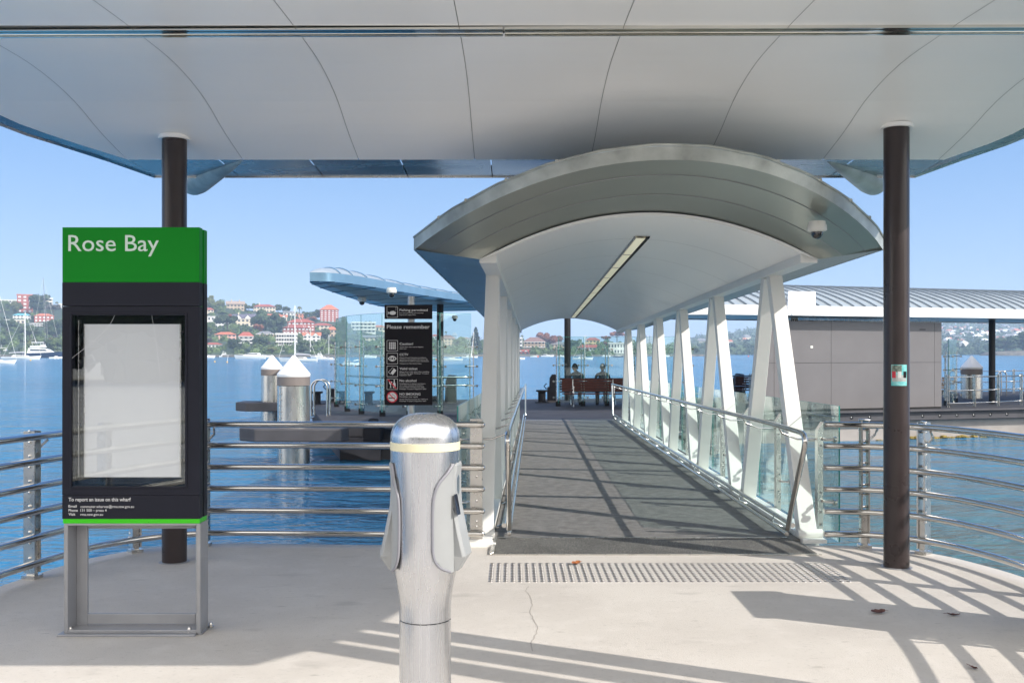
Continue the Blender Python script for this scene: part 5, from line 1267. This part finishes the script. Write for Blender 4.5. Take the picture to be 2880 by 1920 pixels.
# distant city towers
for (px, y0, wpx, lab) in ((1278, 933, 14, 'hazy blue distant tower block right of the notice sign'), (1648, 940, 8, 'hazy distant tower above the yellow house'), (1822, 940, 6, 'taller of two hazy distant towers between the struts'), (1831, 941, 5, 'shorter of two hazy distant towers between the struts')):
    d = 2100; s = d / F; b = MB(); t = thing('tower_block', lab, 'tower', ((px - 1440) * s, d, 0)); ORG[t] = Vector((0, 0, 0)); H__ = (HZ - y0) * s
    b.box(-wpx * s / 2, wpx * s / 2, 0, 20, -3, H__ * .93); b.build('wall', wm['grey'], t); b = MB(); b.box(-wpx * s * .3, wpx * s * .3, 3, 17, H__ * .93, H__ * 1.0); b.build('roof_plant', wm['grey'], t)
    b = MB()
    for k in range(8): z = H__ * (.1 + .1 * k); b.box(-wpx * s * .45, wpx * s * .45, -.15, 0, z, z + H__ * .045)
    b.build('window_band', wind, t)

# ---------------------------------------------------------------- trees
def leafmat(n, c, c2): return mat('leaf_' + n, c, .85, col2=c2, vs=2.2, detail=3, rand=.25)
LM = {'dark': leafmat('dark', (.075, .115, .045), (.026, .048, .024)), 'mid': leafmat('mid', (.125, .175, .055), (.045, .08, .03)), 'olive': leafmat('olive', (.19, .20, .06), (.08, .10, .035)),
      'autumn': leafmat('autumn', (.30, .115, .055), (.15, .06, .035)), 'grey': leafmat('grey', (.13, .12, .10), (.06, .06, .05)), 'conifer': leafmat('conifer', (.045, .085, .05), (.02, .04, .03))}
bark = mat('bark', (.10, .075, .055), .9, var=.3, vs=3)
def rnd_dir():
    z = random.uniform(-1, 1); a = random.uniform(0, 2 * math.pi); r = math.sqrt(1 - z * z); return Vector((r * math.cos(a), r * math.sin(a), z))
def crown_mesh(seed, kind):
    random.seed(seed); b = MB(); cl = []
    if kind == 'round':
        for i in range(15):
            dd = rnd_dir(); c = Vector((dd.x * .32, dd.y * .32, .58 + dd.z * .26)) * 1.0; cl.append((c, random.uniform(.13, .24)))
    elif kind == 'spread':
        for i in range(17): a = random.uniform(0, 6.28); r = .42 * math.sqrt(random.random()); cl.append((Vector((r * math.cos(a), r * math.sin(a), .66 + .16 * (1 - r * 2) + random.uniform(-.1, .08))), random.uniform(.11, .2)))
    elif kind == 'cone':
        for i in range(26): t = i / 25; rr = .16 * (1 - t) + .015; a = i * 2.4; cl.append((Vector((rr * math.cos(a), rr * math.sin(a), .12 + .86 * t)), .10 * (1 - t) + .035))
    for c, r in cl:
        n = int(900 * r) if kind != 'cone' else int(500 * r) + 20
        for k in range(n):
            dd = rnd_dir(); p = c + Vector((dd.x, dd.y, dd.z * .8)) * r * random.uniform(.72, 1.06); s = random.uniform(.016, .034); a = rnd_dir(); u = a.cross(dd + Vector((.01, .02, .03))).normalized() * s; v = u.cross(dd * .6 + rnd_dir() * .5).normalized() * s * .8
            b.add([p - u - v, p + u - v, p + u + v, p - u + v], [(0, 1, 2, 3)])
        # dense core
        o = len(b.v)
        b.lathe([(0, -r * .62), (r * .55, -r * .35), (r * .66, 0), (r * .5, r * .42), (0, r * .66)], tuple(c), 7)
    return b
CROWNS = {}
seeds = 0
for kind in ('round', 'spread', 'cone'):
    for lm in (('dark', 'mid', 'olive', 'autumn', 'grey') if kind != 'cone' else ('conifer',)):
        for vv in range(2 if lm in ('dark', 'mid') else 1):
            seeds += 1; o = crown_mesh(seeds, kind).build('crown', LM[lm]); CROWNS.setdefault((kind, lm), []).append(o.data); bpy.data.objects.remove(o)
b = MB(); b.tube([(0, 0, -.25), (.01, 0, .2), (-.01, .01, .45), (.0, 0, .6)], [.035, .028, .02, .012], 7)
for a in range(5): t = a * 1.26; b.tube([(0, 0, .32 + .03 * a), (.14 * math.cos(t), .14 * math.sin(t), .5), (.28 * math.cos(t), .28 * math.sin(t), .62)], [.016, .011, .006], 5)
o = b.build('trunk', bark); TRUNK = o.data; bpy.data.objects.remove(o)
HN = [(px, lab) for px, lab in ()]
def nearest_house(px, y):
    best = None
    for o in bpy.data.objects:
        if o.name.startswith(('house', 'apartment')) and o.parent is None and 'label' in o:
            p = o.location; hx = 1440 + p.x / p.y * F; hy = HZ - (p.z - EYE) / p.y * F; dd = abs(hx - px) + 1.6 * abs(hy - y)
            if best is None or dd < best[0]: best = (dd, hx, o['label'])
    return best
HLIST = None
TL = {}
WORDS = {'dark': 'dark green', 'mid': 'mid green', 'olive': 'yellow-green', 'autumn': 'rust-coloured autumn', 'grey': 'grey-brown bare-looking', 'conifer': 'dark pointed'}
def short(l):
    ws = l.split(); stop = {'below', 'above', 'on', 'at', 'in', 'with', 'seen', 'by', 'beside', 'behind', 'near', 'under', 'between', 'just', 'hard', 'right', 'left', 'low', 'of', 'against'}
    out = []
    for i, w_ in enumerate(ws):
        if i >= 2 and w_ in stop and not (w_ == 'with' and i < 4): break
        out.append(w_)
    return ' '.join(out[:6])
def tree(px, y, wpx, kind, lm, hx=None, dofs=0, label=None, name=None):
    global HLIST
    e = HZ - y; p = hill_p(px, e); s = (p.y + dofs) / F; W = wpx * s; t = bpy.data.objects.new(name or 'tree', None); C.objects.link(t); t.location = p
    if label is None:
        if HLIST is None: HLIST = [(1440 + o.location.x / o.location.y * F, HZ - (o.location.z - EYE) / o.location.y * F, o['label']) for o in bpy.data.objects if o.parent is None and o.name.startswith(('house', 'apartment')) and 'label' in o]
        hh = min(HLIST, key=lambda h: abs(h[0] - px) + 1.5 * abs(h[1] - y))
        side = ('left of' if px < hh[0] - 6 else 'right of' if px > hh[0] + 6 else ('below' if y > hh[1] else 'above'))
        base = f"{WORDS[lm].replace(' bare-looking', '').replace(' autumn', '')} {'spreading' if kind == 'spread' else 'round'} tree {side} the {short(hh[2])}"
        TL.setdefault(base, []).append((px, t)); label = base
    tag(t, label, 'tree', 'trees on the hillside across the bay')
    H = W / (.95 if kind != 'cone' else .42) * (1 if kind != 'spread' else .8); t.scale = (W / .95, W / .95, H) if kind != 'cone' else (W / .42, W / .42, H); t.rotation_euler = (0, 0, random.uniform(0, 6.28))
    c = bpy.data.objects.new('crown', random.choice(CROWNS[(kind, lm)])); C.objects.link(c); c.parent = t
    k = bpy.data.objects.new('trunk', TRUNK); C.objects.link(k); k.parent = t
    return t
random.seed(11)
placed = 0; tries = 0; TR = []
zones = [(-60, 176, 46), (572, 950, 96), (950, 1085, 22), (1212, 1350, 16), (1452, 1770, 22), (1790, 1960, 10)]
for x0, x1, n in zones:
    k = 0; tries = 0
    while k < n and tries < 4000:
        tries += 1; px = random.uniform(x0, x1); E = tab(ET, px); e = random.uniform(-9, E * 1.0); wpx = random.uniform(13, 30) * (1.0 if px < 1100 else .62); y = HZ - e; d = hill_d(px, e)
        top = y - wpx * 1.05; bad = False
        for (a, c, t_, b_, dh) in RECTS:
            ox = min(c, px + wpx / 2) - max(a, px - wpx / 2); oy = min(b_, y) - max(t_, top)
            if ox > 0 and oy > 0 and d < dh + 4 and ox * oy > .05 * min(wpx * wpx, (c - a) * (b_ - t_)): bad = True; break
        if bad or any(abs(px - a) < .38 * (wpx + w2) / 2 * 1.0 and abs(y - c) < 7 for a, c, w2 in TR): continue
        r = random.random(); lm = 'dark' if r < .46 else 'mid' if r < .76 else 'olive' if r < .88 else 'grey' if r < .95 else 'autumn'
        if px > 1500 and random.random() < .2: lm = 'autumn'
        tree(px, y, wpx, random.choice(('round', 'round', 'spread')), lm); TR.append((px, y, wpx)); k += 1
for px, y, w_, kd, lm in ((112, 886, 62, 'round', 'dark'), (150, 892, 46, 'spread', 'grey'), (150, 955, 60, 'round', 'dark'), (84, 962, 60, 'spread', 'dark'), (20, 945, 60, 'spread', 'dark'), (150, 1000, 50, 'round', 'mid'), (14, 880, 34, 'round', 'mid'), (46, 884, 36, 'round', 'olive'),
                         (612, 878, 40, 'spread', 'olive'), (596, 872, 30, 'round', 'olive'), (735, 935, 62, 'round', 'dark'), (778, 938, 56, 'round', 'dark'), (640, 936, 66, 'spread', 'dark'), (590, 950, 44, 'round', 'mid'), (660, 990, 40, 'round', 'dark'), (730, 990, 48, 'round', 'dark'), (915, 960, 36, 'round', 'dark'), (940, 990, 40, 'round', 'dark'), (865, 988, 40, 'spread', 'mid'),
                         (868, 905, 30, 'round', 'dark'), (1296, 985, 40, 'round', 'mid'), (1548, 985, 46, 'round', 'autumn'), (1528, 972, 40, 'round', 'autumn'), (1565, 978, 36, 'round', 'autumn'), (1618, 992, 34, 'round', 'dark'), (1735, 962, 40, 'spread', 'autumn'), (1705, 965, 26, 'spread', 'autumn')):
    tree(px, y, w_, kd, lm)
tree(1338, 992, 30, 'cone', 'conifer', label='tall dark Norfolk pine just left of the gangway struts'); tree(1541, 994, 13, 'cone', 'conifer', label='narrow bright conifer at the waterline left of the round shelter post')
random.seed(3)
for base, L in TL.items():
    L.sort(key=lambda a: a[0]); ordn = ['first', 'second', 'third', 'fourth', 'fifth', 'sixth', 'seventh', 'eighth', 'ninth', 'tenth']
    if len(L) > 1:
        for i, (px, t) in enumerate(L): t['label'] = base + f", {ordn[min(i, 9)]} from left"
# palms
fr_m = mat('palm_frond', (.12, .14, .04), .8)
for px, y, hpx, lab in ((842, 896, 38, 'tall palm on the ridge above the terracotta house'), (836, 900, 26, 'short palm beside the tall ridge palm'), (1254, 950, 20, 'palm behind the tan brick house right of the notice sign'), (1468, 962, 22, 'palm behind the white balconied house in the gangway opening'), (160, 872, 26, 'palm beside the small white house left of the sign')):
    p = hill_p(px, HZ - y); s = p.y / F; H = hpx * s; t = thing('palm_tree', lab, 'palm', tuple(p)); b = MB(); b.tube([p, p + Vector((.2, 0, H * .5)), p + Vector((0, 0, H * .85))], [.35, .28, .22], 7); b.build('trunk', bark, t)
    b = MB(); top = p + Vector((0, 0, H * .85))
    for k in range(22):
        a = k * 2.39; el = random.uniform(-.3, 1.1); L_ = H * .24; pts = [top + Vector((math.cos(a) * L_ * u * math.cos(el), math.sin(a) * L_ * u * math.cos(el), L_ * (math.sin(el) * u - .75 * u * u))) for u in (0, .35, .7, 1)]
        sd = Vector((-math.sin(a), math.cos(a), 0)); b.grid([[q - sd * w2 for q, w2 in zip(pts, (.1, .55, .5, .08))], [q + sd * w2 for q, w2 in zip(pts, (.1, .55, .5, .08))]])
    b.build('fronds', fr_m, t)
# undergrowth clumps (uncountable)
b = MB(); random.seed(5)
for i in range(900):
    px = random.uniform(-80, 1960); 
    if 190 < px < 560 or 1090 < px < 1200: continue
    E = tab(ET, px); e = random.uniform(-12, E + 2); p = hill_p(px, e); r = random.uniform(1.5, 3.6); y = HZ - e
    if any(a - 2 < px < c + 2 and t_ + 2 < y < b_ + 3 for (a, c, t_, b_, dh) in RECTS): r *= .5
    c = p + Vector((0, 0, r * .5)); b.lathe([(r * .9, -r * .6), (r, 0), (r * .6, r * .5), (0, r * .7)], tuple(c), 7)
    for k in range(46):
        dd = rnd_dir(); dd.z = abs(dd.z); q_ = c + dd * r * random.uniform(.85, 1.15); u = rnd_dir() * .42; v = rnd_dir().cross(u).normalized() * .38; b.add([q_ - u - v, q_ + u - v, q_ + u + v, q_ - u + v], [(0, 1, 2, 3)])
tag(b.build('undergrowth', LM['mid']), 'mixed green shrubs covering the hillside between the houses', 'shrubs', kind='stuff')

b = MB(); random.seed(77)  # unseen tree belt added behind the viewer to darken glass and steel reflections
for i in range(150):
    c = Vector((random.uniform(-62, 62), -42 + random.uniform(-4, 3), random.uniform(1.0, 7.2) - 0)); rr2 = random.uniform(2.0, 3.4); b.lathe([(0, -rr2), (rr2 * .8, -rr2 * .5), (rr2, 0), (rr2 * .75, rr2 * .6), (0, rr2)], tuple(c), 8)
    for k in range(26):
        dd = rnd_dir(); q_ = c + dd * rr2 * random.uniform(.85, 1.15); u = rnd_dir() * .4; v = rnd_dir().cross(u).normalized() * .35; b.add([q_ - u - v, q_ + u - v, q_ + u + v, q_ - u + v], [(0, 1, 2, 3)])
tag(b.build('reflection_trees', LM['dark']), 'unseen dark trees added behind the wharf to darken reflections', 'trees', kind='stuff')

# ---------------------------------------------------------------- far hill on the right
EF = [(1850, 8), (1950, 26), (2050, 42), (2110, 50), (2200, 52), (2400, 58), (2650, 66), (2740, 72), (2800, 68), (2880, 73), (3100, 76), (3600, 60)]
d0f, d1f = 925.0, 2300.0
def far_p(px, t, lift=0):
    e0 = -2.62 * F / d0f; e = e0 + (tab(EF, px) - e0) * t; d = d0f + (d1f - d0f) * t ** 1.3; return Vector(((px - 1440) / F * d, d, EYE + e / F * d + lift))
rows = []
for i in range(16):
    t = i / 13
    rows.append([far_p(px, min(1, t), 2 * math.sin(px * .05 + i * 1.3) * min(1, t) - (30 * (i - 13) if i > 13 else 0)) + Vector((0, 200 * max(0, i - 13), 0)) for px in range(1850, 3601, 25)])
for j in range(len(rows[0])): rows[0][j] = Vector((rows[0][j].x, rows[0][j].y, WZ - .5))
b = MB(); b.grid(rows, True); tag(b.build('hills', hillm, smooth=60), kind='structure')
b = MB(); random.seed(8)
for i in range(1500):
    px = random.uniform(1900, 2960); t = random.random() ** .8 * 1.01
    if 2230 < px < 2640 and t < .95: continue
    p = far_p(px, min(t, 1)); r = random.uniform(5, 11) * (p.y / 1600); c = p + Vector((0, 0, r * .3)); b.lathe([(r, -r * .4), (r * 1.05, 0), (r * .7, r * .5), (0, r * .75)], tuple(c), 6)
    for k in range(10):
        dd = rnd_dir(); dd.z = abs(dd.z); q_ = c + dd * r * random.uniform(.8, 1.1); u = rnd_dir() * 2.0; v = rnd_dir().cross(u).normalized() * 1.6; b.add([q_ - u - v, q_ + u - v, q_ + u + v, q_ - u + v], [(0, 1, 2, 3)])
tag(b.build('distant_wood', LM['dark']), 'hazy green woodland over the far hillside', 'wood', kind='stuff')
protos = []
for wn_, rn_, lab in (('white', 'white', 'tiny white house on the hazy far hillside at the right'), ('cream', 'orange', 'tiny cream house with orange roof on the hazy far hillside'), ('cream', 'grey', 'tiny pale house with grey roof on the hazy far hillside')):
    b = MB(); b.box(-5, 5, 0, 8, -6, 6); w0 = b.build('wall', wm[wn_]).data; b = MB(); b.add([(-6, -1, 6), (6, -1, 6), (6, 9, 6), (-6, 9, 6), (-3, 4, 9), (3, 4, 9)], [(0, 1, 5, 4), (1, 2, 5), (2, 3, 4, 5), (3, 0, 4)]); r0 = b.build('roof', rm[rn_]).data; protos.append((w0, r0, lab))
for o in [o for o in bpy.data.objects if o.name.startswith(('wall', 'roof')) and o.parent is None and 'label' not in o and o.data in [q_ for pr in protos for q_ in pr[:2]]]: bpy.data.objects.remove(o)
random.seed(21)
for i in range(190):
    px = random.choice([random.uniform(2652, 2900), random.uniform(2652, 2900), random.uniform(2652, 2900), random.uniform(1960, 2120)]); t = min(.98, max(.06, random.gauss(.66, .2)))
    if px < 2200 and random.random() < .8: continue
    p = far_p(px, t, 4); w0, r0, lab = random.choice(protos); s = random.uniform(.45, .95)
    t_ = bpy.data.objects.new('distant_house', None); C.objects.link(t_); t_.location = p; t_.scale = (s * random.uniform(.8, 1.6), s, s * random.uniform(.8, 1.3)); t_.rotation_euler = (0, 0, random.uniform(-.6, .6)); tag(t_, lab, 'house', lab.replace('tiny ', 'tiny ').replace(' house', ' houses'))
    for nm, me in (('wall', w0), ('roof', r0)): o = bpy.data.objects.new(nm, me); C.objects.link(o); o.parent = t_
# wooded point with a stone wall, in front of the far hill
ip = Vector(((2880 - 1440) / F * 760, 760, WZ)); b = MB(); b.lathe([(34, -1), (32, 1.6), (26, 3.0), (0, 4)], tuple(ip), 24, sc=(1, .5)); tag(b.build('headland', MATS['shore_stone'], smooth=40), kind='structure')
for k, (dx, w_, lab) in enumerate(((-14, 20, 'round dark tree at the left tip of the wooded point by the right frame edge'), (0, 26, 'middle dark tree on the wooded point at the right frame edge'), (16, 26, 'right-hand dark tree on the wooded point at the frame edge'))):
    t = bpy.data.objects.new('tree', None); C.objects.link(t); t.location = ip + Vector((dx, k * 2, 2.5)); t.scale = (w_, w_, w_ * .62); tag(t, lab, 'tree')
    for nm, me in (('crown', CROWNS[('round', 'dark')][k % 2]), ('trunk', TRUNK)): o = bpy.data.objects.new(nm, me); C.objects.link(o); o.parent = t

# ================================================================== BOATS
def hull_rows(L, Bm, Hh, sheer=.35, rake=.06):
    rows = []
    for i in range(13):
        t = i / 12; hb = Bm / 2 * (1 - max(0, (t - .45) / .55) ** 2.2) ** .9 * (.86 + .14 * min(1, t * 3)); zt = Hh * (1 + sheer * t * t); xs = -L / 2 + L * t
        xb = xs - rake * L * t; rows.append([(xb, 0, -.3), (xb, -hb * .62, -.12), (xs - rake * L * t * .4, -hb * .9, zt * .45), (xs, -hb, zt), (xs, 0, zt + .05), (xs, hb, zt), (xs - rake * L * t * .4, hb * .9, zt * .45), (xb, hb * .62, -.12), (xb, 0, -.3)])
    return rows
def boat(px, wl, lpx, kind, label, yaw=0.0, hm=None, cover=None, mast=None, flip=1, mlean=0.0, group='boats moored in the bay'):
    hm = hm or gel; d = 2.62 * F / (wl - HZ); s = d / F; L = lpx * s; x = (px - 1440) * s
    t = thing('sailing_boat' if kind == 'sail' else 'motor_boat' if kind != 'tender' else 'dinghy', label, 'boat', (x, d, WZ), group); ORG[t] = Vector((0, 0, 0)); t.rotation_euler = (0, 0, (0 if flip > 0 else math.pi) + yaw)
    Hh = {'motor': .095, 'cruiser': .10, 'sail': .075, 'tender': .11, 'yacht': .11}[kind] * L; Bm = L * .3
    b = MB(); b.grid(hull_rows(L, Bm, Hh)); hl = b.build('hull', hm, t, smooth=40)
    hb = Bm * .38
    b = MB(); b.grid([[(a[0], a[1] * 1.01, a[2] + .0) for a in (r_[2:4])] for r_ in hull_rows(L, Bm, Hh * .55)]) if False else None
    def side(prof, w_, m, nm, par=t):
        b = MB(); b.fprism([(x_ * L, z_ * L + Hh) for x_, z_ in prof], -w_, w_); return b.build(nm, m, par, smooth=30)
    if kind in ('motor', 'cruiser', 'yacht'):
        k = 1.0 if kind == 'motor' else 1.25
        cb = side([(-.36, -.01), (.22, .01), (.10, .07 * k), (-.05, .10 * k), (-.32, .10 * k)], hb, gel, 'cabin')
        side([(-.28, .045 * k), (.135, .040 * k), (.08, .072 * k), (-.28, .078 * k)], hb + .02, bwin, 'window', cb)
        if kind != 'motor':
            fb = side([(-.30, .115 * k), (.02, .115 * k), (-.02, .165 * k), (-.06, .14 * k), (-.28, .14 * k)], hb * .85, gel, 'flybridge', cb)
            side([(-.26, .20 * k), (-.04, .20 * k), (-.04, .212 * k), (-.26, .212 * k)], hb * .7, cover or gel, 'bimini', fb)
            b = MB()
            for yy in (-hb * .6, hb * .6): b.tube([(-.22 * L, yy, Hh + .12 * k * L), (-.26 * L, yy, Hh + .20 * k * L)], .05, 5); b.tube([(-.05 * L, yy, Hh + .12 * k * L), (-.05 * L, yy, Hh + .20 * k * L)], .05, 5)
            b.tube([(-.2 * L, 0, Hh + .2 * k * L), (-.22 * L, 0, Hh + .30 * k * L)], [.08, .04], 5); b.build('radar_mast', mastw, t)
        elif cover: side([(-.46, .01), (-.1, .02), (-.12, .09), (-.4, .07)], hb * 1.02, cover, 'canvas_cover')
        b = MB(); b.tube([(.20 * L, -hb * .9, Hh * 1.1), (.20 * L, -hb * .9, Hh * 1.1 + .5), (.46 * L, 0, Hh * 1.35 + .6), (.20 * L, hb * .9, Hh * 1.1 + .5)], .035, 5); b.build('bow_rail', steelb, t)
    if kind == 'sail':
        cb = side([(-.25, 0), (.2, .005), (.12, .04), (-.2, .05)], hb * .8, gel, 'cabin'); side([(-.16, .015), (.12, .015), (.10, .03), (-.16, .035)], hb * .8 + .02, bwin, 'window', cb)
        mh = mast * s if mast else L * 1.2; mm = cover if cover in (mastd,) else mastw
        b = MB(); top = (.08 * L + mlean * mh, 0, Hh + mh); b.tube([(.08 * L, 0, Hh), top], [.17, .11], 7); b.tube([(.08 * L, -.9, Hh + mh * .55), (.08 * L, .9, Hh + mh * .55)], .05, 5); ms = b.build('mast', mm, t)
        b = MB()
        for e_ in ((.5 * L, 0, Hh * 1.3), (-.5 * L, 0, Hh)): b.tube([top, e_], .035, 3)
        for yy in (-hb, hb): b.tube([top, (.06 * L, yy, Hh)], .03, 3)
        b.build('rigging', mastw, ms)
        b = MB(); b.tube([(.07 * L, 0, Hh + .11 * L), (-.34 * L, 0, Hh + .10 * L)], .09, 6); bo = b.build('boom', mm, t)
        b = MB(); b.tube([(.06 * L, 0, Hh + .125 * L), (-.1 * L, 0, Hh + .12 * L), (-.32 * L, 0, Hh + .11 * L)], [.32, .28, .15], 8); b.build('sail_cover', sailc if cover in (None, mastd) else cover, bo, smooth=50)
    if kind == 'tender':
        side([(-.15, 0), (.15, 0), (.1, .08), (-.1, .08)], hb * .5, gel, 'console'); b = MB(); b.box(-L * .54, -L * .47, -.2, .2, .1, Hh * 1.5); b.build('outboard_motor', black, t)
    return t
BT = boat
BT(-12, 1023, 108, 'sail', 'nearest white catamaran-like yacht cut by the left frame edge', .25, mast=190)
BT(62, 1011, 104, 'sail', 'long white yacht with white mast at the left', .1, mast=125, flip=1)
BT(124, 1006, 118, 'yacht', 'dark navy hulled motor yacht with white upper decks at the left', 0, hm=navy)
BT(128, 1003, 90, 'sail', 'yacht with very tall dark leaning mast behind the navy motor yacht', 0, cover=mastd, mast=216, mlean=-.065, flip=1)
BT(158, 1008, 36, 'tender', 'small white dinghy in front of the navy motor yacht', .2)
BT(20, 1003, 70, 'cruiser', 'white cruiser behind the long white yacht at the far left', .1)
BT(582, 1006, 46, 'cruiser', 'white flybridge cruiser just right of the green-edged sign', .2)
BT(604, 1003.5, 40, 'motor', 'white motor boat behind the first cruiser right of the sign', -.2)
BT(636, 1004, 38, 'cruiser', 'white flybridge cruiser with dark windows, second along from the sign', .3)
BT(702, 1009, 86, 'motor', 'long white sports cruiser in front of the others', .05, flip=-1)
BT(742, 1005, 44, 'motor', 'white motor boat with blue-grey cover right of the long sports cruiser', .1, cover=sailc)
BT(668, 1002, 40, 'motor', 'white motor boat with grey cover behind the sports cruiser', -.1, cover=sailc)
BT(768, 1001.5, 52, 'cruiser', 'white cruiser in front of the glazed white block', .15)
BT(800, 1003, 46, 'cruiser', 'white cruiser behind the tall-masted white yacht', -.2)
BT(838, 1017, 106, 'sail', 'large white yacht with tall white mast behind the capped piles', .12, mast=150, flip=-1)
BT(806, 1014, 34, 'motor', 'small white motor boat left of the near pile cap', .3, flip=-1)
BT(870, 1003, 40, 'sail', 'yacht with slim mast and grey cover behind the large white yacht', -.2, mast=80)
BT(893, 1006, 40, 'cruiser', 'white cruiser right of the large white yacht', .1, flip=-1)
BT(912, 1011, 44, 'motor', 'white motor boat with navy canopy left of the windbreak', .25, cover=navy, flip=-1)
BT(932, 1012, 34, 'tender', 'low white tender beside the left edge of the windbreak', .1, flip=-1)
BT(922, 1003.5, 36, 'sail', 'small yacht with bare mast by the glass windbreak', .3, mast=60)
BT(716, 1000.5, 36, 'sail', 'yacht with thin mast close to the far shore below the narrow white house', .2, mast=62)
BT(752, 1000, 30, 'sail', 'yacht with short mast at the far shore below the sand-yellow flats', -.3, mast=55)
BT(984, 1027, 52, 'cruiser', 'white boat seen through the curved glass windbreak', .2)
BT(1040, 1006, 40, 'motor', 'white motor boat seen faintly through the right of the windbreak', .1)
BT(1274, 1014, 56, 'motor', 'white motor boat with bright blue cover right of the notice sign', .05, cover=bluec, flip=-1)
BT(1226, 1011, 26, 'motor', 'green-hulled boat half hidden by the notice sign', .1, hm=greenc)
BT(1322, 1006, 46, 'sail', 'white yacht with slanting mast left of the gangway struts', .2, mast=70, mlean=.1)
BT(1465, 1010, 24, 'tender', 'white tender at the left edge of the gangway opening', .2)
BT(1503, 1004, 24, 'motor', 'small boat with green cover in the gangway opening', .1, cover=greenc)
BT(1540, 1003, 36, 'motor', 'white motor boat with navy cover in the gangway opening', .0, cover=navy)
BT(1577, 1003.5, 26, 'tender', 'pale tender left of the shelter post in the gangway opening', .0)
BT(1640, 1011, 58, 'sail', 'white yacht with white mast above the seated people', .05, mast=62, flip=1)
BT(1740, 1004, 30, 'motor', 'dark covered boat at the right of the gangway opening', .0, hm=navy, cover=navy)
BT(1705, 1003, 26, 'motor', 'white motor boat moored below the white modern waterfront house', .2)
BT(1870, 1003, 28, 'cruiser', 'white cruiser glimpsed between the right-hand struts', .1)
for k, (px, y, L_, kd, cv, mh) in enumerate(((590, 1000.5, 34, 'cruiser', None, 0), (622, 1000.2, 36, 'sail', navy, 66), (650, 1000, 30, 'motor', None, 0), (684, 1000, 36, 'cruiser', None, 0), (736, 1000.4, 34, 'cruiser', None, 0), (782, 1000, 34, 'sail', None, 70), (818, 1000.6, 40, 'cruiser', None, 0), (858, 1000.4, 38, 'cruiser', navy, 0), (884, 1000.4, 34, 'sail', None, 58), (905, 1001, 36, 'cruiser', None, 0), (945, 1001, 34, 'motor', bluec, 0), (5, 1001.5, 46, 'cruiser', None, 0), (96, 1000.8, 44, 'cruiser', None, 0), (170, 1001, 36, 'motor', None, 0))):
    hh = min(HLIST, key=lambda h: abs(h[0] - px) + .5 * abs(h[1] - y))
    BT(px, y, L_, kd, f"{'small yacht' if kd == 'sail' else 'white ' + ('cruiser' if kd == 'cruiser' else 'motor boat')} in the far mooring row below the {short(hh[2])}", random.uniform(-.4, .4), cover=cv, mast=mh or None, flip=random.choice((-1, 1)))
def buoy(px, y, m, label, spar=False):
    d = 2.62 * F / (y - HZ); x = (px - 1440) / F * d; r = d * .0008; t = thing('mooring_buoy', label, 'buoy', (x, d, WZ)); b = MB(); b.lathe([(0, -r)] + [(r * math.cos(a), r * math.sin(a)) for a in [R(i * 22.5 - 67.5) for i in range(7)]] + [(0, r)], (x, d, WZ + r * .5), 12); b.build('float', m, t, smooth=60)
    b = MB(); b.tube([(x, d, WZ + r), (x + (.02 * d / 20 if spar else 0), d, WZ + (r * 1.7 if not spar else r * 9))], r * .22, 6); b.build('stem', capm if spar else m, t)
buoy(604, 1018, yel, 'yellow mooring buoy right of the green-topped sign'); buoy(639, 1019, yel, 'spar buoy with white pole right of the yellow one', True); buoy(86, 1014, yel, 'yellow buoy in front of the long white yacht'); buoy(154, 1009, camwh, 'left one of two pale buoys beside the sign'); buoy(163, 1009, camwh, 'right one of two pale buoys beside the sign')
buoy(1227, 1013, orng, 'orange buoy just right of the notice sign'); buoy(2105, 1003, orng, 'orange buoy seen between the last right-hand struts'); buoy(1513, 1004, orng, 'small red buoy in the gangway opening'); buoy(577, 1014, camwh, 'white buoy touching the right side of the sign')

# ================================================================== air
b = MB(); b.box(-1500, 2600, -6, 2900, WZ - 4, 125); hz = b.build('haze', MATS['concrete'])
m = bpy.data.materials.new('haze'); m.use_nodes = True; t = m.node_tree; t.nodes.remove(t.nodes['Principled BSDF']); pv = t.nodes.new('ShaderNodeVolumePrincipled'); pv.inputs['Color'].default_value = (.62, .78, 1.0, 1); pv.inputs['Density'].default_value = .00028
t.links.new(pv.outputs[0], t.nodes['Material Output'].inputs['Volume']); hz.data.materials.clear(); hz.data.materials.append(m); tag(hz, 'thin blue sea haze over the bay', 'haze', kind='stuff')
